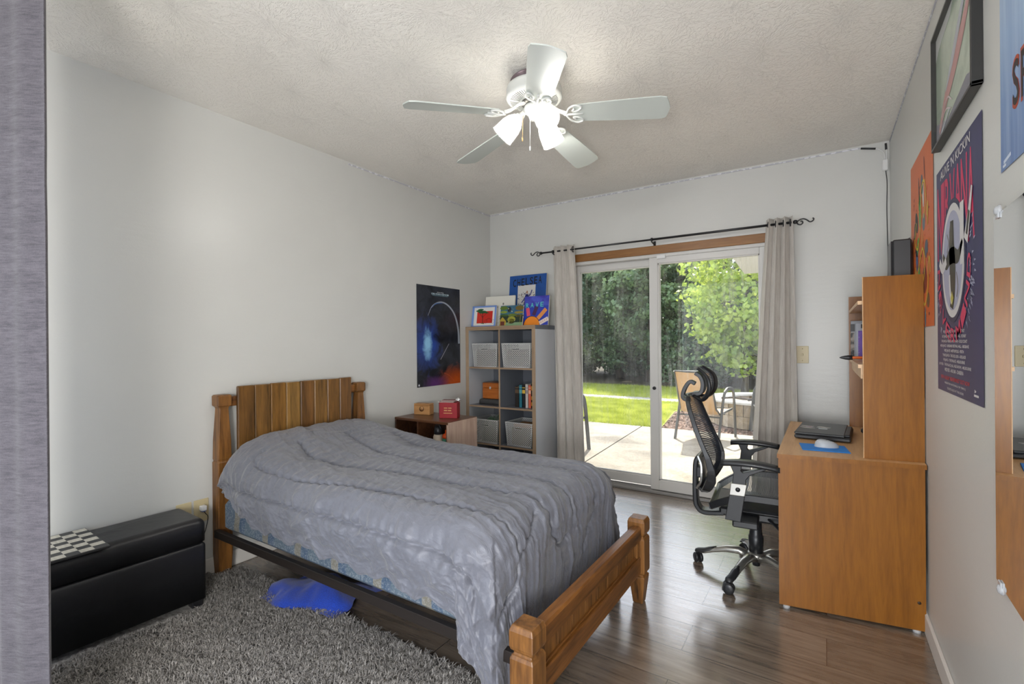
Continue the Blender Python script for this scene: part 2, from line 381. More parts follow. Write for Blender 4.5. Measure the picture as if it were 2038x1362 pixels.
# ------------------------------------------------------------------ lettering and flat artwork
TOUR = ['FRI JAN 24 - PHOENICIAN CLUB - SYDNEY', 'SAT JAN 25 - BIG DAY OUT FESTIVAL - SYDNEY', "SUN JAN 26 - FISHERMAN'S WHARF - GOLD COAST",
        'MON JAN 27 - BRISBANE FESTIVAL HALL - BRISBANE', 'WED JAN 29 - METROPOLIS - PERTH', 'THURS JAN 30 - THE OLD LION - ADELAIDE',
        'FRI JAN 31 - THE PALACE - MELBOURNE', 'SAT FEB 1 - THE PALACE (ALL AGE SHOW) - MELBOURNE', 'WED FEB 5 - ANU BAR - CANBERRA']
TXT = {}
def make_text(strings):
    obs = []
    for st in sorted(set(strings)):
        cu = bpy.data.curves.new('t', 'FONT'); cu.body = st; cu.size = 1; cu.resolution_u = 3; cu.offset = 0.012
        o = bpy.data.objects.new('t', cu); COL.objects.link(o); obs.append((st, o))
    bpy.context.view_layer.update(); dg = bpy.context.evaluated_depsgraph_get()
    for st, o in obs:
        ev = o.evaluated_get(dg); me = ev.to_mesh()
        v = [(p.co.x, p.co.y) for p in me.vertices]; f = [tuple(p.vertices) for p in me.polygons]
        xs = [p[0] for p in v]; ys = [p[1] for p in v]; x0, x1, y0, y1 = min(xs), max(xs), min(ys), max(ys)
        TXT[st] = ([((a - x0) / (x1 - x0), (c - y0) / max(1e-6, y1 - y0)) for a, c in v], f)
        ev.to_mesh_clear()
    for st, o in obs:
        cu = o.data; bpy.data.objects.remove(o); bpy.data.curves.remove(cu)
make_text(list('NIRVANAEDMSPCHLO"') + TOUR + ['NEW ALBUM "NEVERMIND" OUT NOW', 'PRESENTED NATIONALLY BY TRIPLE J', "ALIVE 'N KICKIN", 'CHELSEA', 'RAVE', 'OBI-WAN KENOBI', 'STAR WARS',
    'TICKETS ALSO AT THE DOOR', 'THE OVAL', 'Py'] + ['R', 'A', 'V', 'E'])
class Art:
    """flat printed artwork w x h (m): u right, v up, each layer a hair in front of the last; one mesh"""
    def __init__(s, w, h, thick=0.0004, warp=None): s.w, s.h, s.V, s.F, s.I, s.mats, s.t, s.warp = w, h, [], [], [], [], thick, warp
    def mi(s, m):
        if isinstance(m, tuple):
            m = mat('print_%d_%d_%d' % tuple(int(c * 255) for c in m), srgb(*[c * 255 for c in m]) if max(m) <= 1 else srgb(*m), 0.5)
        if m not in s.mats: s.mats.append(m)
        return s.mats.index(m)
    def poly(s, pts, m, lay=1, faces=None):
        o = len(s.V); s.V += [(x * s.w, y * s.h, lay * s.t) for x, y in pts]
        fs = faces or [tuple(range(len(pts)))]
        s.F += [tuple(i + o for i in f) for f in fs]; s.I += [s.mi(m)] * len(fs)
    def rect(s, x0, y0, x1, y1, m, lay=1): s.poly([(x0, y0), (x1, y0), (x1, y1), (x0, y1)], m, lay)
    def ell(s, cx, cy, rx, ry, m, lay=1, n=28, a0=0, a1=2 * PI, rot=0):
        pts = []
        for i in range(n):
            a = a0 + (a1 - a0) * i / (n - (0 if a1 - a0 > 6.2 else 1)); x, y = rx * math.cos(a), ry * math.sin(a)
            X = x * s.w; Y = y * s.h; X, Y = X * math.cos(rot) - Y * math.sin(rot), X * math.sin(rot) + Y * math.cos(rot)
            pts.append((cx + X / s.w, cy + Y / s.h))
        s.poly(pts, m, lay)
    def line(s, pts, wd, m, lay=1, taper=None, smooth=True):
        """stroke of width wd metres"""
        P = [(x * s.w, y * s.h, 0) for x, y in pts]
        P = curve(P, 6) if smooth and len(P) > 2 else [Vector(p) for p in P]
        n = len(P); L = []; Rr = []
        for i, p in enumerate(P):
            t = (P[min(i + 1, n - 1)] - P[max(i - 1, 0)]); t = t.normalized() if t.length > 0 else Vector((1, 0, 0))
            k = wd / 2 * (1 if taper is None else taper(i / (n - 1)))
            L.append(((p.x - t.y * k) / s.w, (p.y + t.x * k) / s.h)); Rr.append(((p.x + t.y * k) / s.w, (p.y - t.x * k) / s.h))
        s.poly(L + Rr, m, lay, [(i, i + 1, n + i + 1, n + i) for i in range(n - 1)])
    def text(s, st, x0, y0, x1, y1, m, lay=2, fn=None):
        v, f = TXT[st]; pts = [(x0 + a * (x1 - x0), y0 + b * (y1 - y0)) for a, b in v]
        if fn: pts = [fn(a, b) for a, b in v]
        s.poly(pts, m, lay, f)
    def sheet(s, m, nx=1, ny=1, lay=0, depth=0.0):
        pts = [(i / nx, j / ny) for j in range(ny + 1) for i in range(nx + 1)]
        fs = [(j * (nx + 1) + i, j * (nx + 1) + i + 1, (j + 1) * (nx + 1) + i + 1, (j + 1) * (nx + 1) + i) for j in range(ny) for i in range(nx)]
        s.poly(pts, m, lay, fs)
        if depth:   # real thickness behind
            o = len(s.V); w, h = s.w, s.h
            s.V += [(0, 0, 0), (w, 0, 0), (w, h, 0), (0, h, 0), (0, 0, -depth), (w, 0, -depth), (w, h, -depth), (0, h, -depth)]
            s.F += [(o, o + 4, o + 5, o + 1), (o + 1, o + 5, o + 6, o + 2), (o + 2, o + 6, o + 7, o + 3), (o + 3, o + 7, o + 4, o), (o + 4, o + 7, o + 6, o + 5)]
            s.I += [s.mi(M['canvas'])] * 5
    def build(s, name, parent=None):
        me = bpy.data.meshes.new(name); V = s.V
        if s.warp: V = [(x, y, z + s.warp(x / s.w, y / s.h)) for x, y, z in V]
        me.from_pydata(V, [], s.F)
        for m in s.mats: me.materials.append(m)
        me.polygons.foreach_set('material_index', s.I); me.update()
        o = bpy.data.objects.new(name, me); COL.objects.link(o)
        if parent: o.parent = parent
        return o
M['canvas'] = mat('canvas_edge', srgb(214, 210, 200), 0.8)
def place(o, origin, U, V):
    U = Vector(U).normalized(); V = Vector(V).normalized(); n = U.cross(V); V = n.cross(U)
    o.matrix_world = Matrix(((U.x, V.x, n.x, origin[0]), (U.y, V.y, n.y, origin[1]), (U.z, V.z, n.z, origin[2]), (0, 0, 0, 1)))
    return o
def print_noise(name, stops, scale=(1, 1, 1), det=4, dist=1.0, rough=0.45, s=3.0):
    m = bpy.data.materials.new(name); nt, b = nodes(m)
    c = ramp(nt, noise(nt, coords(nt, 'Object', scale), s, det, 0.6, dist), stops)
    nt.links.new(c, b.inputs['Base Color']); b.inputs['Roughness'].default_value = rough; return m

# tall dark space poster on the left wall (plain generic print)
def space_mat():
    m = bpy.data.materials.new('poster_night_print'); nt, b = nodes(m)
    v = coords(nt, 'Object'); 
    def blob(cx, cy, rx, ry):
        mp = N(nt, 'ShaderNodeMapping'); mp.inputs['Location'].default_value = (-cx / rx, -cy / ry, 0); mp.inputs['Scale'].default_value = (1 / rx, 1 / ry, 0); nt.links.new(v, mp.inputs[0])
        l = N(nt, 'ShaderNodeVectorMath', operation='LENGTH'); nt.links.new(mp.outputs[0], l.inputs[0]); return math_(nt, 'SUBTRACT', 1.0, l.outputs[1])
    n = noise(nt, v, 9, 6, 0.65, 0.8); n2 = math_(nt, 'SUBTRACT', n, 0.5)
    c = ramp(nt, n, [(0.3, srgb(14, 15, 20)), (0.75, srgb(56, 60, 70))])
    f = math_(nt, 'ADD', blob(0.12, 0.34, 0.22, 0.30), math_(nt, 'MULTIPLY', n2, 1.3))
    c = mixc(nt, ramp(nt, f, [(0.15, (0,) * 3), (0.8, (1,) * 3)]), c, srgb(40, 74, 160))
    f = math_(nt, 'ADD', blob(0.12, 0.34, 0.08, 0.2), math_(nt, 'MULTIPLY', n2, 1.2))
    c = mixc(nt, ramp(nt, f, [(0.25, (0,) * 3), (0.8, (1,) * 3)]), c, srgb(150, 205, 240))
    f = math_(nt, 'ADD', blob(0.50, 0.0, 0.34, 0.2), math_(nt, 'MULTIPLY', n2, 1.0))
    c = mixc(nt, ramp(nt, f, [(0.1, (0,) * 3), (0.8, (1,) * 3)]), c, srgb(190, 84, 30))
    f = math_(nt, 'ADD', blob(0.22, 0.02, 0.22, 0.10), math_(nt, 'MULTIPLY', n2, 1.0))
    c = mixc(nt, ramp(nt, f, [(0.2, (0,) * 3), (0.9, (1,) * 3)]), c, srgb(92, 52, 110))
    nt.links.new(c, b.inputs['Base Color']); b.inputs['Roughness'].default_value = 0.3; return m
PH = 0.825; PW = 0.54
a = Art(PW, PH); a.sheet(space_mat(), 8, 12)
a.text('OBI-WAN KENOBI', 0.32, 0.915, 0.72, 0.932, (0.80, 0.90, 0.94), 2)
a.text('STAR WARS', 0.45, 0.937, 0.60, 0.945, (0.9, 0.9, 0.9), 2)
a.line([(0.34, 0.908), (0.70, 0.908)], 0.002, (0.55, 0.75, 0.8), 1, smooth=False)
a.line([(0.24, 0.70), (0.34, 0.80), (0.52, 0.845), (0.70, 0.82), (0.86, 0.73), (0.95, 0.58), (0.97, 0.42)], 0.022, (0.62, 0.65, 0.70), 1, lambda t: 0.15 + t * 1.0)
a.line([(0.30, 0.77), (0.42, 0.825), (0.58, 0.835)], 0.010, (0.30, 0.42, 0.62), 2, lambda t: 1 - abs(2 * t - 1) * .8)
a.line([(0.52, 0.26), (0.62, 0.34), (0.72, 0.42)], 0.006, (0.6, 0.6, 0.64), 1, smooth=False)
a.line([(0.60, 0.12), (0.72, 0.09), (0.84, 0.03)], 0.004, (0.75, 0.35, 0.25), 1)
a.ell(0.04, 0.02, 0.015, 0.01, (0.85, 0.85, 0.88), 2)
o = a.build('poster'); place(o, (XL + 0.002, 2.784, 0.846), (0, 1, 0), (0, 0, 1))
tag(o, 'tall dark poster with a blue glow and orange corner, beside the bookcase', 'poster')

# ---- right wall posters (u runs towards the camera, -Y)
# orange
om = print_noise('orange_print', [(0.3, srgb(206, 96, 40)), (0.7, srgb(220, 112, 50))], s=2)
a = Art(0.55, 0.745); a.sheet(om, 6, 8)
g_, y_, n_, b_, k_ = (0.36, 0.60, 0.30), (0.86, 0.76, 0.28), (0.20, 0.18, 0.18), (0.28, 0.42, 0.60), (0.46, 0.16, 0.12)
rr = random.Random(3)
for x, y, rx, ry, c, ro in ((.30, .62, .06, .07, n_, .5), (.45, .66, .05, .11, g_, .1), (.22, .58, .05, .05, n_, 0), (.55, .80, .05, .06, (.34, .38, .44), .2), (.62, .58, .06, .05, (.44, .48, .52), 0), (.34, .47, .09, .04, g_, .8),
    (.30, .40, .05, .07, b_, .2), (.72, .42, .07, .05, (.34, .38, .44), .4), (.40, .24, .06, .12, g_, 0), (.64, .26, .09, .08, k_, .1), (.24, .28, .06, .07, (.80, .56, .40), 0), (.26, .14, .07, .06, (.55, .32, .20), .3),
    (.78, .14, .06, .04, (.45, .34, .22), .6), (.42, .78, .02, .09, n_, .1), (.66, .87, .02, .07, k_, .2), (.55, .50, .05, .05, (.80, .48, .22), 0), (.60, .74, .03, .08, (.85, .88, .86), .1), (.50, .08, .08, .04, (.83, .66, .50), 0), (.66, .05, .03, .06, (.25, .42, .50), 0)):
    a.ell(x, y, rx, ry, c, 1, 10, rot=ro)
for k in range(60):
    x, y = rr.uniform(.15, .85), rr.uniform(.05, .85); a.ell(x, y, rr.uniform(.008, .02), rr.uniform(.006, .016), rr.choice([(0.78, 0.30, 0.12), (0.90, 0.60, 0.25), n_, (0.62, 0.24, 0.10)]), 2, 6, rot=rr.random() * 3)
for pts in ([(.30, .62), (.22, .52), (.36, .46), (.50, .60), (.52, .76), (.66, .80), (.72, .68), (.62, .60)], [(.24, .36), (.30, .30), (.42, .36), (.56, .44), (.66, .36), (.58, .24), (.40, .28)], [(.36, .20), (.44, .10), (.54, .16), (.66, .12), (.78, .20), (.80, .32), (.86, .36), (.88, .28)], [(.20, .10), (.30, .13), (.38, .06)], [(.74, .60), (.80, .66), (.78, .54)]):
    a.line(pts, 0.011, y_, 3)
o = a.build('poster'); place(o, (XR - 0.002, 2.922, 1.252), (0, -1, 0), (0, 0, 1)); tag(o, 'bright orange poster of tangled green and yellow cartoon shapes above the desk hutch', 'poster')
# navy concert poster
nm = print_noise('navy_print', [(0.3, srgb(40, 40, 84)), (0.7, srgb(50, 50, 100))], s=2)
pw, ph = 0.60, 0.775
a = Art(pw, ph); 
a.sheet(nm, 6, 10)
pink = (0.80, 0.18, 0.36); wh = (0.83, 0.82, 0.82); lav = (0.66, 0.67, 0.76); dk = (0.24, 0.23, 0.20)
for i, ch in enumerate('NIRVANA'):
    x0 = 0.03 + i * 0.128; wdt = 0.115 if ch != 'I' else 0.05
    if i > 1: x0 -= 0.055
    lo = 0.53 + 0.20 * math.sin((i + 0.5) / 7 * PI) ** 0.8
    a.text(ch, x0, lo, x0 + wdt + 0.01, 0.925, pink, 1)
a.text("ALIVE 'N KICKIN", 0.12, 0.945, 0.80, 0.985, wh, 2)
a.ell(0.42, 0.555, 0.29, 0.255, (0.16, 0.16, 0.30), 2, 40); a.ell(0.42, 0.555, 0.262, 0.235, wh, 3, 40); a.ell(0.42, 0.555, 0.225, 0.205, lav, 4, 40)
# plain generic figure-like brushwork inside the oval
a.line([(0.42, 0.72), (0.41, 0.62), (0.43, 0.52), (0.42, 0.42), (0.40, 0.36)], 0.075, dk, 5, lambda t: 0.6 + 0.5 * math.sin(t * PI))
a.line([(0.19, 0.60), (0.27, 0.555), (0.36, 0.575), (0.45, 0.575), (0.56, 0.56), (0.65, 0.61)], 0.045, dk, 5, lambda t: 0.4 + 0.8 * math.sin(t * PI))
a.ell(0.405, 0.665, 0.045, 0.05, (0.34, 0.32, 0.28), 6, 9); a.line([(0.36, 0.50), (0.37, 0.44), (0.40, 0.38)], 0.02, wh, 6); a.line([(0.30, 0.60), (0.34, 0.64), (0.30, 0.68)], 0.008, (0.45, 0.44, 0.42), 5); a.line([(0.52, 0.50), (0.55, 0.44), (0.52, 0.40)], 0.008, (0.45, 0.44, 0.42), 5); a.line([(0.10, 0.58), (0.18, 0.54), (0.28, 0.57)], 0.03, wh, 6); a.line([(0.72, 0.60), (0.78, 0.68), (0.84, 0.78)], 0.05, wh, 6, lambda t: 1 - .7 * t); a.line([(0.74, 0.62), (0.79, 0.70)], 0.02, dk, 7, smooth=False)
a.rect(0.60, 0.52, 0.68, 0.76, wh, 5); a.ell(0.42, 0.40, 0.035, 0.03, (0.74, 0.70, 0.34), 7, 4)
for k in range(90):
    an = rr.uniform(-PI, 0) if k < 60 else rr.uniform(-0.6, 0.5); r0 = rr.uniform(1.22, 1.55)
    x, y = 0.42 + 0.29 * r0 * math.cos(an), 0.53 + 0.225 * r0 * math.sin(an)
    if not (0.02 < x < 0.97 and y > 0.28): continue
    dx, dy = math.cos(an) * 0.03, math.sin(an) * 0.035
    a.line([(x, y), (x + dx * .5 + rr.uniform(-.01, .01), y + dy * .5), (x + dx, y + dy)], 0.006, lav, 2, lambda t: 1.3 - 1.1 * t)
for i, ch in enumerate('NEVERMIND'):
    an = R(-172 + i * 20.5); ca, sa = math.cos(an), math.sin(an)
    def fn(p, q, an=an, ca=ca, sa=sa):
        rad = 1.14 + q * -0.0 ; k = (p - 0.5) * 0.30; r_ = 1.33 - (1 - q) * -0.0
        inner, outer = 1.10, 1.34
        rr_ = inner + (1 - q) * (outer - inner); aa = an + k
        return (0.42 + 0.29 * rr_ * math.cos(aa), 0.545 + 0.245 * rr_ * math.sin(aa))
    a.text(ch, 0, 0, 1, 1, pink, 4, fn)
wl = [0.50, 0.56, 0.60, 0.66, 0.46, 0.54, 0.50, 0.74, 0.44]
for i, t in enumerate(TOUR):
    y = 0.262 - i * 0.0205; w = wl[i]; a.text(t, 0.42 - w / 2, y - 0.0075, 0.42 + w / 2, y + 0.0075, wh, 2)
a.text('NEW ALBUM "NEVERMIND" OUT NOW', 0.10, 0.055, 0.76, 0.072, (0.78, 0.16, 0.24), 2)
a.text('PRESENTED NATIONALLY BY TRIPLE J', 0.20, 0.034, 0.68, 0.044, wh, 2); a.text('TICKETS ALSO AT THE DOOR', 0.26, 0.014, 0.64, 0.023, wh, 2)
a.ell(0.86, 0.045, 0.02, 0.008, wh, 2, 3); a.rect(0.84, 0.026, 0.92, 0.034, wh, 2)
o = a.build('poster'); place(o, (XR - 0.002, 2.31, 1.022), (0, -1, 0), (0, 0.0, 1)); tag(o, 'navy concert poster with tall pink NIRVANA lettering above rows of tour dates', 'poster')
# blue poster
bm_ = bpy.data.materials.new('blue_print'); nt, b = nodes(bm_)
sp = N(nt, 'ShaderNodeSeparateXYZ'); nt.links.new(coords(nt, 'Object'), sp.inputs[0])
c = ramp(nt, sp.outputs[1], [(0.0, srgb(66, 104, 160)), (0.30, srgb(150, 180, 214)), (0.62, srgb(170, 192, 216)), (0.85, srgb(120, 150, 196))])
st = noise(nt, coords(nt, 'Object', (30, 2, 1)), 1, 3); nt.links.new(mixc(nt, 0.25, c, ramp(nt, st, [(0.4, srgb(90, 120, 180)), (0.6, srgb(190, 205, 225))])), b.inputs['Base Color']); b.inputs['Roughness'].default_value = 0.35
a = Art(0.56, 0.80); a.sheet(bm_, 8, 10)
for i, ch in enumerate('SP'):
    x = 0.16 + i * 0.095; a.text(ch, x - .008, 0.135, x + 0.078, 0.275, (0.66, 0.26, 0.16), 1); a.text(ch, x, 0.145, x + 0.07, 0.265, (0.16, 0.11, 0.11), 2)
a.line([(0.04, 0.022), (0.13, 0.03)], 0.008, (0.80, 0.84, 0.90), 1, smooth=False); a.line([(0.03, 0.012), (0.07, 0.012)], 0.006, (0.85, 0.88, 0.92), 1, smooth=False)
o = a.build('poster'); place(o, (XR - 0.002, 1.555, 1.585), (0, -1, 0), (0, 0, 1)); tag(o, 'large pale blue poster with dark SP letters above the mirror', 'poster')
# small dark print behind the speaker
a = Art(0.44, 0.24); a.poly([(0, 0), (1, 0), (1, 0.95), (0.8, 0.98), (0.55, 0.86), (0.3, 0.6), (0.1, 0.3), (0.0, 0.1)], mat('dark_print', srgb(58, 58, 72), 0.5), 0)
a.line([(0.45, 0.5), (0.7, 0.62), (0.9, 0.6)], 0.004, (0.8, 0.8, 0.84), 1)
o = a.build('paper_print'); place(o, (XR - 0.002, 3.40, 1.46), (0, -1, 0), (0, 0, 1)); tag(o, 'dark curved paper print on the wall behind the black speaker', 'print')
# framed picture
fr = thing('framed_picture', 'black framed picture of a pink streak on pale green, hung near the ceiling', 'picture', (XR, 0, 0))
fy0, fy1, fz0, fz1 = 1.70, 2.255, 1.862, 2.262
b = MB().box((-0.024, fy0, fz0), (0, fy0 + .014, fz1)).box((-0.024, fy1 - .006, fz0), (0, fy1, fz1)).box((-0.024, fy0, fz0), (0, fy1, fz0 + .010)).box((-0.024, fy0, fz1 - .010), (0, fy1, fz1))
b.build('frame', mat('black_frame', (0.018, 0.018, 0.018), 0.35), fr, bevel=0.0015)
gm = print_noise('green_paint', [(0.3, srgb(166, 184, 164)), (0.6, srgb(198, 212, 194)), (0.8, srgb(212, 218, 210))], (1, 1, 1), 4, 1, 0.12, 7)
w, h = fy1 - fy0 - .02, fz1 - fz0 - .02
a = Art(w, h); a.sheet(gm, 3, 3); pk = (0.76, 0.58, 0.57); gy = (0.72, 0.73, 0.76)
a.poly([(0, 0), (0, .22), (.35, .10), (.8, .18), (1, 0.1), (1, 0)], (0.52, 0.52, 0.56), 1); a.poly([(0, .80), (.10, .86), (.42, .92), (.5, 1), (0, 1)], (0.74, 0.75, 0.75), 1)
a.line([(.10, .10), (.30, .30), (.55, .46), (.80, .66), (.93, .86)], 0.06, pk, 2, lambda t: 0.35 + 0.9 * math.sin(min(1, t * 1.1) * PI) * .8)
a.line([(.30, .36), (.48, .52), (.70, .74), (.80, .84)], 0.030, gy, 3, lambda t: 0.3 + math.sin(t * PI)); a.line([(.08, .02), (.20, .08), (.40, .16)], 0.010, (.82, .84, .86), 3)
a.line([(.18, .20), (.34, .28), (.46, .20)], 0.006, (.84, .80, .80), 4); a.line([(.14, .13), (.30, .20), (.44, .14)], 0.005, (.84, .80, .80), 4)
o = a.build('picture_print', fr); place(o, (-0.010, fy1 - .008, fz0 + .010), (0, -1, 0), (0, 0, 1))
MB().add([(-0.023, fy0 + .012, fz0 + .008), (-0.023, fy0 + .012, fz1 - .008), (-0.023, fy1 - .005, fz1 - .008), (-0.023, fy1 - .005, fz0 + .008)], [(0, 1, 2, 3)]).build('glazing', glass_mat('picture_glass', (1.0, 1.0, 1.0), 0.0, (0.8, 0.8, 0.8), 0.15), fr, fixn=False)

# mirror with its clips
M['mirror'] = mat('mirror_silver', (0.86, 0.88, 0.88), 0.005, 1.0)
mr = thing('wall_mirror', 'frameless rectangular mirror on the right wall reflecting the desk', 'mirror', (XR - 0.006, 1.58, 0.632), R(-1.6))
MB().box((-0.004, -0.70, 0), (0.0, 0, 0.858), 0.0008).build('mirror_glass', M['mirror'], mr)
M['clear'] = mat('clear_plastic', (0.85, 0.87, 0.9), 0.08, 0, 0.8); M['clear'].node_tree.nodes['Principled BSDF'].inputs['Transmission Weight'].default_value = 0.6
for zz, nm in ((0.858, 1), (0.0, -1)):
    c = MB(); c.lathe([(0.013, 0.0), (0.013, 0.004), (0.009, 0.010), (0.004, 0.012), (0.0, 0.012)], 14, (-0.0, -0.045, zz + nm * .006), (-1, 0, 0))
    c.box((-0.008, -0.056, min(zz + nm * .012, zz - nm * .012)), (-0.004, -0.034, max(zz + nm * .012, zz - nm * .012)), 0.001); c.build('mirror_clip', M['clear'], mr)

# ------------------------------------------------------------------ curtains
M['linen'] = fabric('linen', srgb(214, 209, 202), srgb(186, 180, 172), 300, 0.9, 0.2, (60, 60, 8), 0.35)
def curtain_mesh(top, bot, z0, z1, y, amp, folds, n=160, m=40, ph=0.0, drift=0.0):
    V = []; F = []
    for j in range(m + 1):
        t = j / m; z = z0 + (z1 - z0) * t; e = t ** 1.3
        xa = bot[0] + (top[0] - bot[0]) * e; xb = bot[1] + (top[1] - bot[1]) * e
        for i in range(n + 1):
            s = i / n; w = s * folds * 2 * PI + ph
            k = amp * (1.0 + 0.12 * math.sin(3 * t + i * 0.05))
            yy = y + k * math.sin(w) + 0.006 * math.sin(2.3 * w + 4 * t) * (1 - t) + drift * (1 - t)
            xx = xa + (xb - xa) * (s + 0.10 / folds * math.sin(2 * w) + 0.012 * math.sin(5 * t + w) * (1 - t))
            V.append((xx, yy, z))
    for j in range(m):
        for i in range(n): F.append((j * (n + 1) + i, j * (n + 1) + i + 1, (j + 1) * (n + 1) + i + 1, (j + 1) * (n + 1) + i))
    return V, F
RY, RZ = 3.718, 1.988
def curtain(label, top, bot, folds, ph, rings):
    t = thing('curtain', label, 'curtain', ((top[0] + top[1]) / 2, RY, 0.0)); ox = (top[0] + top[1]) / 2
    V, F = curtain_mesh((top[0] - ox, top[1] - ox), (bot[0] - ox, bot[1] - ox), 0.02, 2.028, 0, 0.034, folds, ph=ph)
    o = npmesh('panel', V, F, M['linen'], t); k = o.modifiers.new('s', 'SOLIDIFY'); k.thickness = 0.0015
    for x in rings:
        b = MB(); pts = [(x - ox + 0.0, 0.022 * math.cos(a) * 1.0, RZ + 0.022 * math.sin(a)) for a in [i * 2 * PI / 20 for i in range(21)]]
        b.tube(pts, 0.004, 8); b.build('grommet', M['black'], t)
    return t
curtain('pale linen curtain hanging at the left end of the rod beside the bookcase', (-1.99, -1.775), (-1.975, -1.69), 3.5, 0.6, (-1.955, -1.89, -1.83, -1.788))
curtain('pale linen curtain hanging at the right end of the rod beside the light switch', (-0.325, -0.165), (-0.43, -0.135), 3.5, 2.4, (-0.315, -0.27, -0.225, -0.185))
rod = thing('curtain_rod', 'thin black curtain rod with scrolled ends over the patio door', 'curtain rod', (-1.116, RY, RZ))
MB().tube([(-0.98, 0, 0), (0.0, 0, 0)], 0.007, 12).tube([(0, 0, 0), (0.955, 0, 0)], 0.0085, 12).build('pole', M['black'], rod)
for x0, d in ((-0.975, -1), (0.95, 1)):
    b = MB(); b.lathe([(0.009, 0), (0.013, 0.004), (0.013, 0.016), (0.008, 0.022)], 14, (x0, 0, 0), (d, 0, 0))
    pts = [(x0 + d * (0.020 + x), 0, z) for x, z in ((0, 0), (0.018, 0.012), (0.038, 0.014), (0.056, 0.004), (0.072, -0.010), (0.088, -0.006), (0.094, 0.006), (0.088, 0.014))]
    pts2 = [(x0 + d * (0.018 + x), 0, z) for x, z in ((0, 0), (0.006, -0.016), (0.022, -0.022), (0.034, -0.012), (0.030, 0.0), (0.020, 0.0))]
    b.tube(curve(pts, 5), 0.0042, 8).tube(curve(pts2, 5), 0.0042, 8); b.build('finial', M['black'], rod)
for x in (-0.865, 0.0, 0.80):
    b = MB().tube([(x, 0.08, -0.03), (x, 0.0, -0.018), (x, -0.006, -0.006)], 0.005, 8); b.lathe([(0.014, -0.006), (0.014, 0.006)], 14, (x, 0, 0), (1, 0, 0)); b.box((x - .01, 0.075, -0.055), (x + .01, 0.079, 0.0), 0.001); b.build('bracket', M['black'], rod)
# foreground closet curtain on its own rail
M['mauve'] = fabric('mauve_weave', srgb(97, 93, 100), srgb(62, 59, 65), 420, 0.95, 0.2, (30, 30, 240), 0.6)
ct = thing('curtain', 'heavy mauve grey woven curtain hanging closest to the camera at the far left', 'curtain', (-1.965, 0.38, 0))
V = []; F = []; n, m = 60, 60
for j in range(m + 1):
    t = j / m
    for i in range(n + 1):
        s = i / n; x = 0.225 - s * 0.52 + (0.002 * math.sin(6 * t + 1) - 0.004 * math.exp(-((t - .72) / .03) ** 2)) * (1 - s) ** 3
        y = 0.02 + 0.030 * (math.sin(s * 13 + 0.8) - math.sin(.8)) + 0.010 * math.sin(s * 31) * min(1, s * 3) * (1 + .3 * math.sin(3 * t))
        V.append((x, y, 0.036 + 2.244 * t))
for j in range(m):
    for i in range(n): F.append((j * (n + 1) + i, j * (n + 1) + i + 1, (j + 1) * (n + 1) + i + 1, (j + 1) * (n + 1) + i))
o = npmesh('panel', V, F, M['mauve'], ct); k = o.modifiers.new('s', 'SOLIDIFY'); k.thickness = 0.002
b = MB().tube([(XL + 1.965, 0.02, 2.29), (0.30, 0.02, 2.29)], 0.012, 12); b.build('rail', M['black'], ct)
for x in (-0.5, 0.2): MB().tube([(x, 0.02, 2.29), (x, 0.02, H)], 0.006, 8).build('hanger', M['black'], ct)

# ------------------------------------------------------------------ bed
bed = thing('bed', 'single bed frame of worn golden oak with plank headboard and low panelled footboard', 'bed', (-1.70, 1.735, 0))
BX = lambda x: x + 1.70
BY = lambda y: y - 1.735
hb = bpy.data.objects.new('headboard', None); COL.objects.link(hb); hb.parent = bed; hb.location = (BX(-2.70), 0, 0)
def hpost(y0, y1):
    b = MB()
    def ring(x0, x1, a, c, z): return [(x0, a, z), (x1, a, z), (x1, c, z), (x0, c, z)]
    ym = (y0 + y1) / 2
    def r(w, d, z): return ring(0.0 + (0.066 - d) / 2, 0.066 - (0.066 - d) / 2, ym - w / 2, ym + w / 2, z)
    rings = [r(.060, .056, 0.0), r(.072, .064, .10), r(.072, .064, .585), r(.062, .056, .592), r(.070, .060, .602), r(.066, .060, .70), r(.046, .050, .865), r(.052, .054, .875), r(.070, .066, .880), r(.072, .066, .93), r(.062, .056, .938)]
    b.loft(rings, smooth=False); return b
for y in (1.292, 2.178):
    hpost(BY(y - .036), BY(y + .036)).build('post', M['oak'], hb, bevel=0.004)
MB().box((0.012, BY(1.325), 0.872), (0.044, BY(2.145), 0.925), 0.005).build('rail', M['oakh'], hb, bevel=0.003)
MB().box((0.012, BY(1.325), 0.42), (0.040, BY(2.145), 0.50), 0.005).build('rail', M['oakh'], hb, bevel=0.003)
pw = (2.098 - 1.358) / 8
for k in range(8):
    y = 1.358 + k * pw
    c1, c2 = [(136, 88, 38), (150, 100, 46), (158, 104, 44), (166, 116, 56), (136, 88, 42), (160, 108, 50), (150, 98, 42), (132, 84, 38)][k], None
    m = wood('headboard_plank_oak', srgb(*[int(v * f_) for v, f_ in zip(c1, (.66, .70, .74))]), srgb(*[int(v * f_) for v, f_ in zip(c1, (.96, 1.03, 1.12))]), 'Z', 1.0, 0.36, dark=srgb(*[int(v * .32) for v in c1]))
    b = MB().box((0.044, BY(y + .0015), 0.42), (0.066, BY(y + pw - .0015), 0.978 + rnd.uniform(-.002, .002)), 0.004); b.build('plank', m, hb)
fb = bpy.data.objects.new('footboard', None); COL.objects.link(fb); fb.parent = bed; fb.location = (BX(-0.725), 0, 0)
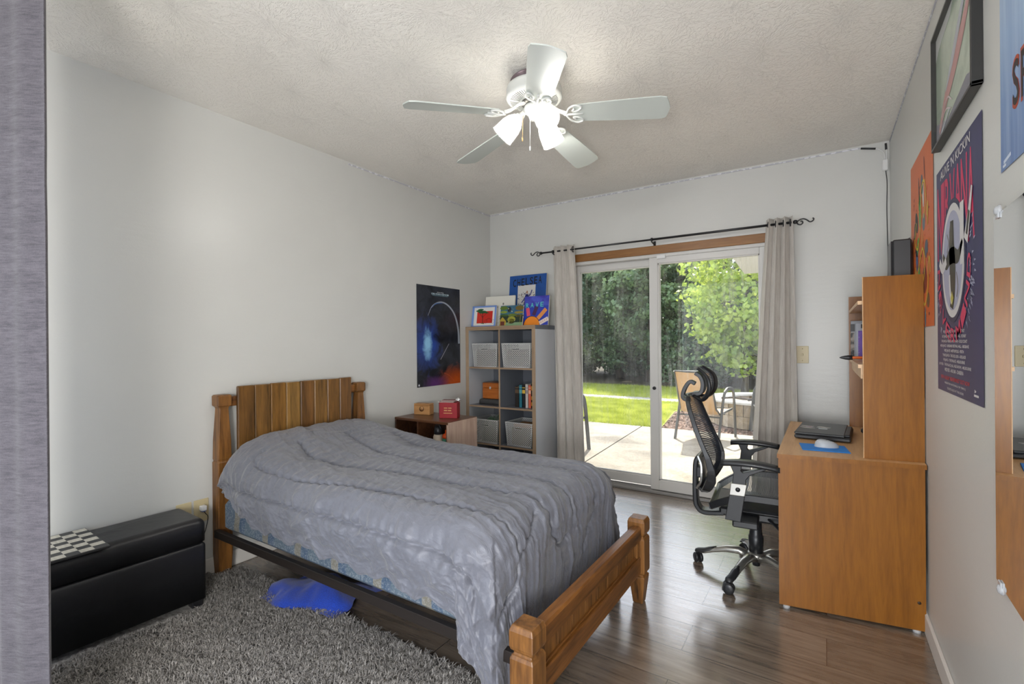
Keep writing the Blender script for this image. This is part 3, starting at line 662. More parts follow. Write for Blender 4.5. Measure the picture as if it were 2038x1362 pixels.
def fpost(ym):
    def r(w, z): return [(-w / 2, ym - w / 2, z), (w / 2, ym - w / 2, z), (w / 2, ym + w / 2, z), (-w / 2, ym + w / 2, z)]
    rs = [r(.040, 0), r(.046, .006), r(.072, .118), r(.072, .128), r(.058, .133), r(.058, .139), r(.076, .146), r(.078, .160), r(.078, .296), r(.070, .306), r(.060, .310), r(.060, .316), r(.074, .322), r(.080, .332), r(.080, .376), r(.068, .392)]
    return MB().loft(rs, smooth=False)
for y in (1.188, 2.178): fpost(BY(y)).build('post', M['oak'], fb, bevel=0.003)
y0, y1 = BY(1.226), BY(2.140)
MB().box((-0.020, y0, 0.298), (0.026, y1, 0.362), 0.007).build('top_rail', M['oakh'], fb)
MB().box((-0.018, y0, 0.150), (0.022, y1, 0.224), 0.004).box((-0.016, y0, 0.224), (0.012, y1, 0.232), 0.002).build('bottom_rail', M['oakh'], fb)
for yy in (y0, y1 - .035): MB().box((-0.015, yy, 0.225), (0.018, yy + .035, 0.300), 0.003).build('stile', M['oak'], fb)
for k in range(8):
    w = (y1 - y0 - .07) / 8; a_ = y0 + .035 + k * w
    MB().box((-0.010, a_ + .0008, 0.224), (0.004, a_ + w - .0008, 0.300), 0.002).build('panel_board', M['oak'], fb)
for y in (1.235, 2.125):
    MB().box((BX(-2.64), BY(y), 0.208), (BX(-0.76), BY(y) + .026, 0.246), 0.002).build('side_rail', M['oakx'], bed)
MB().tube([(BX(-1.18), BY(1.5), 0.0), (BX(-1.18), BY(1.5), 0.21)], 0.012, 10).build('support_leg', M['black'], bed)
# box spring: blue damask with beige bands
m = bpy.data.materials.new('box_spring_ticking'); nt, b = nodes(m)
v = coords(nt, 'Object'); sx = N(nt, 'ShaderNodeSeparateXYZ'); nt.links.new(v, sx.inputs[0])
wob = math_(nt, 'ADD', sx.outputs[0], math_(nt, 'MULTIPLY', math_(nt, 'SINE', math_(nt, 'MULTIPLY', sx.outputs[2], 50.0)), 0.006))
fr_ = math_(nt, 'FRACT', math_(nt, 'MULTIPLY', wob, 3.9))
c = ramp(nt, fr_, [(0.0, srgb(80, 96, 114)), (0.28, srgb(80, 96, 114)), (0.29, srgb(122, 118, 108)), (0.46, srgb(122, 118, 108)), (0.47, srgb(68, 88, 112)), (0.66, srgb(68, 88, 112)), (0.67, srgb(86, 102, 116))], 'CONSTANT')
nz = noise(nt, v, 60, 3, 0.6, 2.5); c = mixc(nt, ramp(nt, nz, [(0.52, (0,) * 3), (0.56, (0.35,) * 3)]), c, srgb(176, 180, 180))
nt.links.new(c, b.inputs['Base Color']); b.inputs['Roughness'].default_value = 0.8
bs = MB().box((-2.60, 1.262, 0.247), (-0.87, 2.122, 0.40), 0.02).build('box_spring', m); tag(bs, 'blue damask box spring with beige bands lying in the oak bed frame', 'box spring')
mt = MB().box((-2.60, 1.275, 0.401), (-0.90, 2.12, 0.535), 0.03).build('mattress', mat('mattress_cover', srgb(190, 190, 186), 0.9)); tag(mt, 'mattress lying hidden under the grey comforter', 'mattress')

# comforter ----------------------------------------------------------
def vnoise(x, y, seed=0):
    xi = np.floor(x).astype(int); yi = np.floor(y).astype(int); xf = x - xi; yf = y - yi
    def hsh(i, j):
        n = (i * 374761393 + j * 668265263 + seed * 1442695041) & 0x7fffffff; n = ((n ^ (n >> 13)) * 1274126177) & 0x7fffffff
        return ((n ^ (n >> 16)) & 0xffff) / 65535.0
    u = xf * xf * (3 - 2 * xf); v = yf * yf * (3 - 2 * yf)
    return (hsh(xi, yi) * (1 - u) + hsh(xi + 1, yi) * u) * (1 - v) + (hsh(xi, yi + 1) * (1 - u) + hsh(xi + 1, yi + 1) * u) * v
def ridge(x, y, seed=0, o=3):
    s = 0; a = 1.0; t = 0
    for k in range(o):
        s = s + a * (1 - np.abs(2 * vnoise(x * 2 ** k, y * 2 ** k, seed + k) - 1)) ** 2; t += a; a *= 0.5
    return s / t
X0, X1, Y0, Y1 = -2.60, -0.955, 1.315, 2.115
RC = 0.105
nx, ny = 430, 400
px = np.linspace(X0, X1 + 0.52, nx); py = np.linspace(Y0 - 0.43, Y1 + 0.40, ny)
GX, GY = np.meshgrid(px, py)
cr = 0.045
def polydist(pts, smooth=8):
    P = np.array([tuple(p) for p in curve([(a, b, 0) for a, b in pts], smooth)])[:, :2]
    D = np.full(GX.shape, 9.0)
    for a, b in zip(P[:-1], P[1:]):
        d = b - a; L = (d * d).sum() + 1e-12; t = np.clip(((GX - a[0]) * d[0] + (GY - a[1]) * d[1]) / L, 0, 1)
        D = np.minimum(D, np.hypot(GX - a[0] - t * d[0], GY - a[1] - t * d[1]))
    return D
seams = [[(-2.50, 1.06), (-2.2, 1.135), (-1.75, 1.16), (-1.2, 1.165), (-0.99, 1.14), (-0.88, 1.10)],
         [(-2.33, 1.31), (-2.28, 1.25), (-2.0, 1.262), (-1.6, 1.31), (-1.2, 1.335), (-0.95, 1.335), (-0.80, 1.33), (-0.70, 1.26), (-0.72, 1.12)],
         [(-2.30, 1.50), (-2.12, 1.45), (-2.0, 1.47), (-1.6, 1.53), (-1.2, 1.55), (-0.9, 1.56), (-0.77, 1.575), (-0.70, 1.64), (-0.73, 1.72), (-0.86, 1.755), (-1.1, 1.76), (-1.4, 1.74)],
         [(-2.30, 1.80), (-2.05, 1.76), (-1.8, 1.74), (-1.4, 1.74)],
         [(-2.2, 2.05), (-1.9, 2.0), (-1.5, 1.98), (-1.0, 1.99), (-0.78, 1.98), (-0.68, 1.90), (-0.6, 1.84)],
         [(-0.87, 1.50), (-0.80, 1.40), (-0.78, 1.345)]]
SD = [polydist(s) for s in seams]; SDm = np.minimum.reduce(SD)
dx = np.maximum(GX - (X1 - cr), 0); dyn = np.maximum((Y0 + cr) - GY, 0); dyf = np.maximum(GY - (Y1 - cr), 0)
dy = dyn + dyf; sg = np.where(dyn > 0, -1.0, 1.0)
L = np.hypot(dx, dy) + 1e-9; d = np.maximum(L - cr, 0); ux, uy = dx / L, dy / L * sg
cx = np.minimum(GX, X1 - cr); cy = np.clip(GY, Y0 + cr, Y1 - cr)
inr = np.minimum(L, cr)
th = np.minimum(d / RC, PI / 2)
out = RC * np.sin(th); drop = RC * (1 - np.cos(th)) + np.maximum(d - RC * PI / 2, 0)
BXp = cx + ux * (inr + out); BYp = cy + uy * (inr + out)
# top heights
tx = np.clip((-1.75 - GX) / 0.85, 0, 1)
cen = 1 - ((GY - 1.715) / 0.62) ** 2
Zt = 0.598 + 0.022 * np.clip(cen, 0, 1) + 0.075 * np.clip((tx - 0.25) / 0.75, 0, 1) ** 0.9 * np.clip(cen + 0.35, 0, 1.05)
Zt = Zt + 0.035 * np.exp(-((GX + 2.42) / 0.20) ** 2 - ((GY - 1.52) / 0.26) ** 2) + 0.03 * np.exp(-((GX + 2.44) / 0.22) ** 2 - ((GY - 1.95) / 0.2) ** 2)
Zt = Zt - 0.05 * np.clip((-2.50 - GX) / 0.10, 0, 1) ** 1.5
Z = Zt - drop
# normals of the rounded box for displacement
nh = np.sin(th); nzv = np.cos(th)
corner = ux * np.abs(uy) * 2
side = np.where(np.abs(uy) > ux, 1.0, 0.0) * (L > 1e-6); foot = np.where((ux > 0) & (L > 1e-6), ux, 0)
wx = GX + 0.05 * vnoise(GX * 4, GY * 4, 5); wy = GY + 0.05 * vnoise(GX * 5, GY * 3, 9)
disp = 0.016 * (1 - np.exp(-SDm / 0.05)) - 0.013 * np.exp(-(SDm / 0.0065) ** 2)
# puckers that run across the seams
for k, sdk in enumerate(SD):
    u = GX if k != 5 else GY
    disp = disp + 0.0045 * np.exp(-sdk / 0.04) * np.sin((u + 0.02 * vnoise(GX * 9, GY * 9, k)) * 120 + k)
# long drag wrinkles: along the bed on top, diagonal on the near side, vertical at the foot
disp = disp + 0.010 * (ridge(wx * 2.6, (wy + 0.12 * wx) * 13, 3) - 0.5) * (drop < 0.1)
disp = disp + 0.022 * (ridge((wx + 0.55 * wy) * 7.5, (wy - 0.2 * wx) * 2.0, 11) - 0.5) * side * np.clip(drop / 0.08, 0, 1)
disp = disp + 0.022 * (ridge((wx - 0.8 * wy) * 5.0, (wy + 0.3 * wx) * 3.0, 31, 2) - 0.5) * side * np.clip(drop / 0.05, 0, 1)
fw = np.clip((GX - (X1 - 0.22)) / 0.25, 0, 1)
fu = wy + 0.16 * wx + 0.05 * vnoise(GX * 5, GY * 6, 44)
disp = disp + 0.011 * fw * (ridge(fu * 19, wx * 2.2, 17, 2) ** 2 - 0.3) + 0.007 * fw * (ridge(fu * 37, wx * 3.0, 57, 2) ** 3 - 0.2) + 0.010 * fw * (ridge(fu * 6, wx * 2, 77, 1) - .5)
disp = disp + 0.0025 * (ridge((wx + 0.3 * wy) * 26, (wy - 0.4 * wx) * 7, 91, 2) ** 2 - 0.2) * (1 - .6 * fw) + 0.003 * (ridge((wx - 0.7 * wy) * 9, (wy + .5 * wx) * 30, 93, 2) ** 2 - .2) * (1 - fw)
disp = disp + 0.006 * (ridge(wx * 9, wy * 9, 21) - 0.5)
ang = np.arctan2(np.abs(uy), ux + 1e-9)
cm = np.clip(corner, 0, 1) * np.clip((d - 0.08) / 0.3, 0, 1)
disp = disp + cm * 0.030 * np.sin(ang * 9 + 0.6) * np.clip(d, 0, 1) * 2
belly = 0.020 * np.sin(np.clip(drop / 0.30, 0, 1) * PI) * side
flare = 0.035 * cm
hem = 0.0
PX = BXp + ux * nh * (disp + belly + flare); PY = BYp + uy * nh * (disp + belly + flare * 1.2); PZ = Z + nzv * disp
# hem height along the near side, gently scalloped
hz = np.interp(PX, [-2.62, -2.45, -2.30, -2.1, -1.9, -1.5, -1.1, -0.98, -0.93, -0.88, -0.8], [0.46, 0.415, 0.385, 0.352, 0.365, 0.346, 0.334, 0.322, 0.28, 0.15, 0.03]) + 0.010 * np.sin(PX * 26) + 0.006 * np.sin(PX * 61 + 1)
zb = np.min(PZ + 0 * PZ, axis=0)
mask = (dyn > 0)
full = (0.598 - 0.30 - 0.0)
col_min = np.where(mask, PZ, 9).min(axis=0)
sc = np.ones_like(PZ)
top_ = Zt - RC
tgt = np.interp(px, [-2.62, -2.45, -2.30, -2.1, -1.9, -1.5, -1.1, -0.98, -0.93, -0.90, -0.86], [0.46, 0.415, 0.385, 0.352, 0.365, 0.346, 0.334, 0.320, 0.29, 0.23, 0.13]) + 0.009 * np.sin(px * 27) + 0.006 * np.sin(px * 61 + 1)
for i in range(nx):
    c_ = mask[:, i]
    if not c_.any(): continue
    zt_ = top_[c_, i].mean(); zmin = PZ[c_, i].min()
    if px[i] < X1 - cr + 0.02 and zmin < zt_:
        k = (zt_ - tgt[i]) / (zt_ - zmin); q = PZ[:, i] < zt_
        q &= c_; PZ[q, i] = zt_ - (zt_ - PZ[q, i]) * k
PX = np.minimum(PX, np.where(PZ < 0.44, -0.752, -0.74)); PX = np.where((PZ < 0.42), np.minimum(PX, -0.757), PX)
PZ = np.maximum(PZ, 0.012 + 0.004 * np.sin(GX * 60))
PY = np.maximum(PY, 1.11)
PXc = np.maximum(PX, -2.625)
PY = PY + np.where(GY < 1.6, 0.062 * np.clip((-2.30 - PX) / 0.30, 0, 1) ** 0.8, 0)
Vv = np.stack([PXc, PY, PZ], -1).reshape(-1, 3)
idx = np.arange(nx * ny).reshape(ny, nx)
Ff = np.stack([idx[:-1, :-1], idx[:-1, 1:], idx[1:, 1:], idx[1:, :-1]], -1).reshape(-1, 4)
m = bpy.data.materials.new('comforter_satin'); nt, b = nodes(m)
v = coords(nt, 'Object'); n1 = noise(nt, v, 3, 3, 0.5)
nt.links.new(ramp(nt, n1, [(0.3, srgb(98, 100, 110)), (0.7, srgb(110, 112, 122))]), b.inputs['Base Color'])
b.inputs['Roughness'].default_value = 0.42; b.inputs['Sheen Weight'].default_value = 0.25; b.inputs['Specular IOR Level'].default_value = 0.5
w1 = noise(nt, coords(nt, 'Object', (12, 30, 14), (0.1, 0.2, 0.35)), 1.0, 5, 0.62, 1.4)
w2 = noise(nt, coords(nt, 'Object', (40, 16, 30), (0.3, 0.1, -0.5)), 1.0, 3, 0.6, 1.2)
a_ = bump(nt, None, w1, 0.5, 0.010); bump(nt, b, w2, 0.25, 0.003, a_)
cf = npmesh('comforter', Vv, Ff, m)
k = cf.modifiers.new('s', 'SOLIDIFY'); k.thickness = 0.010; k.offset = -1
tag(cf, 'rumpled grey quilted comforter spread over the bed, one corner hanging to the floor', 'comforter')

# blue cloth under the bed
V = []; F = []
for j in range(21):
    for i in range(31):
        u, w_ = i / 30 - .5, j / 20 - .5; r = math.hypot(u * 1.9, w_ * 2)
        e = 1 - 0.12 * math.sin(math.atan2(w_, u) * 5 + 1)
        z = 0.016 + 0.085 * max(0, 1 - r) ** 0.6 * (0.8 + 0.3 * math.sin(9 * u + 6 * w_)) + 0.008 * abs(math.sin(u * 19 + w_ * 7))
        V.append((u * .40 * e + .05 * w_, w_ * .30 * e, z))
for j in range(20):
    for i in range(30): F.append((j * 31 + i, j * 31 + i + 1, (j + 1) * 31 + i + 1, (j + 1) * 31 + i))
bl = npmesh('cloth', V, F, fabric('blue_cloth', srgb(24, 72, 190), srgb(16, 50, 150), 300, 0.85)); bl.scale = (1.15, 1.0, 0.85); bl.location = (-2.02, 1.41, 0.004); bl.rotation_euler = (0, 0, R(12))
tag(bl, 'crumpled bright blue cloth lying on the floor under the bed', 'cloth')

# ------------------------------------------------------------------ shag rug
M['rug'] = bpy.data.materials.new('grey_shag'); nt, b = nodes(M['rug'])
c = ramp(nt, noise(nt, coords(nt, 'Object', (1, 1, 1)), 70, 2, 0.6), [(0.3, srgb(112, 108, 104)), (0.7, srgb(176, 172, 168))])
nt.links.new(c, b.inputs['Base Color']); b.inputs['Roughness'].default_value = 0.8
rug = thing('shag_rug', 'grey shag rug on the floor in front of the black ottoman and the bed', 'rug', (-1.80, 0.78, 0))
MB().box((-0.88, -0.75, 0.0), (0.84, 0.575, 0.006), 0.002).build('backing', M['rug'], rug)
rs = np.random.RandomState(5); NS = 75000
gx = rs.uniform(-0.885, 0.845, NS); gy = rs.uniform(-0.62, 0.58, NS)
wxs, wys = gx - 1.80, gy + 0.78
keep = ~((wxs < -2.40 + 0.05 * (wys - .6)) & (wys < 1.10)) & ~((wxs < -2.63) & (wys > 1.24))
gx, gy = gx[keep], gy[keep]; NS = len(gx)
cl = vnoise(gx * 22 + 50, gy * 22 + 50, 4) * 2 * np.pi * 2; aa = cl + rs.normal(0, 0.7, NS)
hgt = rs.uniform(0.010, 0.024, NS); lean = rs.uniform(0.012, 0.030, NS); wd = rs.uniform(0.0010, 0.0018, NS)
dxv, dyv = np.cos(aa), np.sin(aa); a2 = aa + rs.normal(0, 0.8, NS); d2x, d2y = np.cos(a2), np.sin(a2)
P0 = np.stack([gx, gy, np.full(NS, 0.004)], -1)
P1 = P0 + np.stack([dxv * lean * .25, dyv * lean * .25, hgt * .8], -1)
P2 = P1 + np.stack([d2x * lean * .5, d2y * lean * .5, hgt * .25], -1)
P3 = P2 + np.stack([d2x * lean * .4, d2y * lean * .4, -hgt * .35], -1)
sd = np.stack([-d2y, d2x, np.zeros(NS)], -1)
rows = []
for P, k in ((P0, 1.0), (P1, 1.0), (P2, 0.9), (P3, 0.4)):
    rows += [P - sd * (wd * k)[:, None], P + sd * (wd * k)[:, None]]
V = np.stack(rows, 1).reshape(-1, 3); bI = (np.arange(NS) * 8)[:, None]
F = np.concatenate([bI + np.array([[0, 1, 3, 2]]), bI + np.array([[2, 3, 5, 4]]), bI + np.array([[4, 5, 7, 6]])], 0)
npmesh('pile', V, F, M['rug'], rug)['kind'] = 'stuff'

# ------------------------------------------------------------------ ottoman and chess board
lm = bpy.data.materials.new('black_leatherette'); nt, b = nodes(lm)
b.inputs['Base Color'].default_value = (0.012, 0.012, 0.014, 1); b.inputs['Roughness'].default_value = 0.36; b.inputs['Specular IOR Level'].default_value = 0.45
sy = N(nt, 'ShaderNodeSeparateXYZ'); nt.links.new(coords(nt, 'Object'), sy.inputs[0])
seam = None
for y0 in (-0.345, -0.335, 0.0, 0.0, -0.69, -0.68):
    if y0 == 0.0: continue
    t = math_(nt, 'COMPARE', sy.outputs[1], y0, 0.0018); seam = t if seam is None else math_(nt, 'ADD', seam, t)
a_ = bump(nt, None, math_(nt, 'SUBTRACT', 1.0, seam), 0.8, 0.002)
a_ = bump(nt, None, noise(nt, coords(nt, 'Object', (1, 1, 1)), 5, 3, 0.5, 0.8), 0.25, 0.02, a_)
bump(nt, b, noise(nt, coords(nt, 'Object'), 340, 2, 0.5), 0.12, 0.001, a_)
ot = thing('storage_ottoman', 'long black leatherette storage ottoman against the left wall', 'ottoman', (-2.40, 1.092, 0), R(-2.5))
def rbox(x0, y0, z0, x1, y1, z1, r, crown=0.0, n=6):
    """rounded upholstered box"""
    b = MB(); rings = []
    def ring(z, e):
        pts = []
        for cx_, cy_, a0 in ((x1 - r, y1 - r, 0), (x0 + r, y1 - r, 90), (x0 + r, y0 + r, 180), (x1 - r, y0 + r, 270)):
            for k in range(n + 1):
                a = R(a0 + 90 * k / n); pts.append((cx_ + (r - e) * math.cos(a), cy_ + (r - e) * math.sin(a), z))
        return pts
    rr = min(r, (z1 - z0) / 2.2)
    for k in range(5): a = R(90 * k / 4); rings.append(ring(z0 + rr * .4 * (1 - math.sin(a)), rr * .4 * (1 - math.cos(R(90) - a)) if 0 else rr * .4 * (1 - math.sin(a))))
    for k in range(6): a = R(90 * k / 5); rings.append(ring(z1 - rr + rr * math.sin(a), rr * (1 - math.cos(a))))
    b.loft(rings, True, True)
    return b
rbox(-0.286, -0.98, 0.035, 0.0, 0.0, 0.292, 0.018).build('body', lm, ot)
rbox(-0.284, -0.978, 0.298, 0.002, 0.002, 0.402, 0.034).build('lid', lm, ot)
for x, y in ((-0.05, -0.06), (-0.27, -0.06), (-0.05, -0.95), (-0.27, -0.95)): MB().box((x, y, 0), (x + .045, y + .045, 0.035), 0.004).build('foot', M['black'], ot)
cb = thing('chess_board', 'black and white chequered game board lying on the black ottoman', 'game board', (-2.535, 0.56, 0.403), R(-2))
MB().box((-0.160, -0.172, 0), (0.160, 0.172, 0.010), 0.002).build('board', mat('board_black', srgb(34, 34, 36), 0.4), cb)
b = MB(); q = 0.0385
for i in range(8):
    for j in range(8):
        if (i + j) % 2: b.box((-4 * q + i * q, -4 * q * 1.09 + j * q * 1.09, 0.010), (-4 * q + i * q + q, -4 * q * 1.09 + (j + 1) * q * 1.09, 0.0106))
b.build('light_squares', wood('board_ivory', srgb(176, 172, 158), srgb(206, 202, 190), 'X', 3, 0.35), cb)
# wall plates
def outlet(y, z, lab, plug):
    t = thing('wall_outlet', lab, 'outlet', (XL, y, z))
    MB().box((0, -0.035, -0.058), (0.006, 0.035, 0.058), 0.002).build('plate', M['almond'], t)
    for k in (-0.02, 0.02):
        MB().box((0.006, -0.016, k - .014), (0.008, 0.016, k + .014), 0.001).build('socket', M['almond'], t)
    return t
o1 = outlet(1.206, 0.345, 'almond wall outlet with a white charger plugged in, left of the bed', True)
outlet(1.125, 0.345, 'almond wall outlet half hidden behind the corner of the black ottoman', False)
ch = thing('charger_plug', 'small white and blue phone charger plugged into the outlet left of the bed', 'charger', (XL + 0.008, 1.206, 0.36))
MB().box((0.0005, -0.013, -0.012), (0.030, 0.013, 0.014), 0.003).build('adapter', M['white'], ch)
MB().box((0.006, -0.009, -0.016), (0.026, 0.009, -0.012), 0.001).build('label', mat('blue_pl', srgb(70, 100, 180), 0.4), ch)
MB().tube(curve([(0.02, 0, -0.013), (0.02, 0.01, -0.03), (0.012, 0.024, -0.055), (0.010, 0.012, -0.12), (0.010, -0.02, -0.2)], 5), 0.0018, 6).build('cable', M['blackp'], ch)
sw = thing('light_switch', 'almond light switch plate on the back wall beside the right curtain', 'switch', (-0.124, YB, 1.102))
MB().box((-0.036, -0.006, -0.058), (0.036, 0, 0.058), 0.002).build('plate', M['almond'], sw)
MB().box((-0.006, -0.015, -0.008), (0.006, -0.006, 0.008), 0.002).build('toggle', M['almond'], sw)
b = MB()
MB().lathe([(0.003, 0), (0.003, 0.002)], 8, (0, -0.006, 0.04), (0, -1, 0)).build('screw', mat('brass', (0.4, 0.3, 0.15), 0.4, 0.8), sw)
MB().lathe([(0.003, 0), (0.003, 0.002)], 8, (0, -0.006, -0.04), (0, -1, 0)).build('screw', mat('brass', (0.4, 0.3, 0.15), 0.4, 0.8), sw)
# grubby holes and chips in the paint
# ------------------------------------------------------------------ crate nightstand
cr_ = thing('crate_nightstand', 'stained wooden crate used as a nightstand in the corner beyond the bed', 'nightstand', (-2.44, 2.70, 0))
b = MB().box((-0.258, -0.165, 0.632), (0.262, 0.165, 0.650), 0.002); b.build('top', M['crate'], cr_)
MB().box((0.246, -0.163, 0.0), (0.264, 0.165, 0.646), 0.002).build('side_panel', M['cratepale'], cr_)
MB().box((-0.258, -0.163, 0.0), (-0.242, 0.165, 0.632), 0.002).build('side_panel', M['crate'], cr_)
MB().box((0.245, -0.1655, 0.0), (0.2475, -0.1632, 0.632)).build('edge_strip', M['crate'], cr_)
MB().box((-0.242, 0.150, 0.0), (0.246, 0.165, 0.632)).build('back_panel', M['crategrey'], cr_)
MB().box((-0.036, -0.160, 0.40), (-0.020, 0.150, 0.632)).build('divider', M['crate'], cr_)
MB().box((-0.242, -0.160, 0.385), (0.246, 0.150, 0.40)).build('shelf', M['crate'], cr_)
b = MB().box((-0.242, -0.160, 0.0), (0.246, 0.150, 0.02)); b.build('bottom', M['crate'], cr_)
bx = thing('wooden_box', 'small light wooden box with a round stamp on the crate nightstand', 'box', (-2.60, 2.745, 0.651), R(14))
M['boxwood'] = wood('small_box_wood', srgb(150, 104, 60), srgb(182, 136, 86), 'X', 2, 0.45)
MB().box((-0.068, -0.035, 0), (0.068, 0.035, 0.072), 0.003).build('body', M['boxwood'], bx)
MB().box((-0.068, -0.035, 0.073), (0.068, 0.035, 0.084), 0.003).build('lid', M['boxwood'], bx)
b = MB(); b.lathe([(0.020, 0), (0.020, 0.0008)], 24, (0, -0.0352, 0.044), (0, -1, 0)); b.build('stamp', mat('burnt', srgb(92, 58, 30), 0.6), bx)
b = MB(); b.lathe([(0.014, 0), (0.014, 0.0004)], 24, (0, -0.0361, 0.048), (0, -1, 0)); b.build('stamp_centre', M['boxwood'], bx)
rb = thing('red_box', 'dark red box with gold lettering on the crate nightstand', 'box', (-2.315, 2.715, 0.651), R(24))
MB().box((-0.068, -0.040, 0), (0.068, 0.040, 0.112), 0.002).build('body', mat('red_card', srgb(150, 30, 40), 0.35), rb)
MB().box((-0.0695, -0.041, 0.0), (-0.0665, 0.041, 0.113)).build('spine', mat('spine_brown', srgb(60, 36, 30), 0.5), rb)
gold = mat('gold_print', srgb(214, 170, 110), 0.4)
a = Art(0.136, 0.112, 0.0003)
for y, x0, x1, w_ in ((0.66, .28, .70, .007), (0.50, .28, .68, .010), (0.33, .26, .74, .006)):
    n_ = 9
    for i in range(n_):
        xa = x0 + (x1 - x0) * i / n_
        if i == 4 and y > .4: continue
        a.line([(xa, y - .02), (xa + .012, y + .035), (xa + .022, y - .02), (xa + .036, y + .01)], w_ * .42, gold, 1)
o = a.build('gold_lettering', rb); o.matrix_local = Matrix(((1, 0, 0, -0.068), (0, 0, -1, -0.0405), (0, 1, 0, 0), (0, 0, 0, 1)))
pp = thing('paper_stack', 'loose pile of papers and cards lying on the red box', 'papers', (-2.335, 2.735, 0.7645), R(24))
for k in range(5):
    MB().box((-0.075 + .006 * k, -0.04 + .004 * k, 0.0025 * k), (0.045 + .003 * k, 0.038, 0.0025 * k + .0022)).build('sheet', [mat('paper_w', srgb(220, 212, 204), 0.7), mat('paper_b', srgb(120, 92, 84), 0.6), mat('paper_k', srgb(40, 34, 34), 0.5), mat('paper_p', srgb(226, 200, 190), 0.6), mat('paper_d', srgb(130, 90, 90), 0.6)][k], pp)
wt = thing('wrist_watch', 'shiny silver wrist watch at the edge of the red box', 'watch', (-2.262, 2.745, 0.7705))
M['chrome'] = mat('chrome', (0.8, 0.8, 0.82), 0.12, 1.0)
MB().lathe([(0.016, -0.004), (0.017, 0.0), (0.015, 0.004), (0.0, 0.0045)], 20, (0, 0, 0.012), (0.3, -0.9, 0.35)).build('case', M['chrome'], wt)
MB().tube([(0.016 * math.cos(t) * 1.1, 0.012 + 0.014 * math.sin(t), 0.008 + 0.004 * math.cos(t)) for t in [i * PI * 2 / 16 for i in range(17)]], 0.004, 8).build('strap', M['chrome'], wt)
def bottle(name, lab, loc, prof, m, capm, capprof, extra=None):
    t = thing(name, lab, 'bottle', loc); MB().lathe(prof, 24).build('body', m, t); c = MB().lathe(capprof, 24).build('cap', capm, t)
    if extra: extra(t, c)
    return t
def loop(t, c): MB().tube([(0.026 * math.cos(x), -0.004, 0.186 + 0.030 * math.sin(x)) for x in [i * PI / 12 for i in range(13)]], 0.004, 8).build('carry_loop', M['blackp'], c)
bottle('water_bottle', 'cream water bottle with a black domed lid inside the crate nightstand', (-2.325, 2.60, 0.401), [(0.0, 0), (0.034, 0.002), (0.036, 0.01), (0.036, 0.13), (0.030, 0.145), (0.0, 0.146)], mat('cream', srgb(206, 190, 170), 0.5), M['blackp'], [(0.028, 0.146), (0.030, 0.165), (0.027, 0.19), (0.015, 0.203), (0, 0.206)], loop)
bottle('drink_bottle', 'short green bottle with an orange spout lid inside the crate nightstand', (-2.245, 2.60, 0.401), [(0.0, 0), (0.030, 0.002), (0.032, 0.01), (0.032, 0.125), (0.0, 0.126)], mat('green_pl', srgb(46, 124, 96), 0.4), mat('orange_pl', srgb(226, 84, 26), 0.4), [(0.032, 0.126), (0.032, 0.140), (0.024, 0.154), (0.012, 0.160), (0.011, 0.182), (0.0, 0.184)])

# ------------------------------------------------------------------ bookcase
bc = thing('cube_bookcase', 'eight-cube bookcase with grey insides and oak edges in the far left corner', 'bookcase', (-2.343, 3.60, 0))
hw = 0.362; y0, y1 = -0.20, 0.188; top = 1.342; tk = 0.034; st_ = 0.015
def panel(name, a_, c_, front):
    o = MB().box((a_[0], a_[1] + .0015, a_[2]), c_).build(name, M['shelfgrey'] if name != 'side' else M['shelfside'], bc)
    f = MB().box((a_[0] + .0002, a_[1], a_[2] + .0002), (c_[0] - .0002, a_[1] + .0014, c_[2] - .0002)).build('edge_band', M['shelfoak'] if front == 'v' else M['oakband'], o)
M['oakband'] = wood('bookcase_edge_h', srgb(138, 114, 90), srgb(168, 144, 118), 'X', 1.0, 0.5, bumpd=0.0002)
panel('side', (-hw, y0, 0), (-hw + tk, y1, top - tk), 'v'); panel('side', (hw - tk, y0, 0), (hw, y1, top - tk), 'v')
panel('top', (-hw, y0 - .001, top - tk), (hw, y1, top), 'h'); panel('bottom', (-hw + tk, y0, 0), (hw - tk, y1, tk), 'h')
panel('divider', (-st_ / 2, y0 + .004, tk), (st_ / 2, y1, top - tk), 'v')
lev = [0.318, 0.645, 0.985]
for z in lev:
    panel('shelf', (-hw + tk, y0 + .004, z - st_), (-st_ / 2, y1, z), 'h'); panel('shelf', (st_ / 2, y0 + .004, z - st_), (hw - tk, y1, z), 'h')
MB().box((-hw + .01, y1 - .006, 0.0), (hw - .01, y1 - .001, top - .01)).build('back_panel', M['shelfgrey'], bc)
# woven plastic baskets
wm = bpy.data.materials.new('basket_lattice'); nt, b = nodes(wm)
b.inputs['Base Color'].default_value = (*srgb(206, 206, 204), 1); b.inputs['Roughness'].default_value = 0.4
sx = N(nt, 'ShaderNodeSeparateXYZ'); nt.links.new(coords(nt, 'Object'), sx.inputs[0])
hor = math_(nt, 'ADD', sx.outputs[0], sx.outputs[1])
p_ = 0.0185
u_ = math_(nt, 'MULTIPLY', math_(nt, 'ADD', hor, sx.outputs[2]), 1 / p_); w_ = math_(nt, 'MULTIPLY', math_(nt, 'SUBTRACT', hor, sx.outputs[2]), 1 / p_)
def cell(x): return math_(nt, 'ABSOLUTE', math_(nt, 'SUBTRACT', math_(nt, 'FRACT', x), 0.5))
hole = math_(nt, 'LESS_THAN', math_(nt, 'MAXIMUM', cell(u_), cell(w_)), 0.36)
nt.links.new(math_(nt, 'SUBTRACT', 1.0, hole), b.inputs['Alpha'])
solidw = mat('basket_plastic', srgb(206, 206, 204), 0.4)
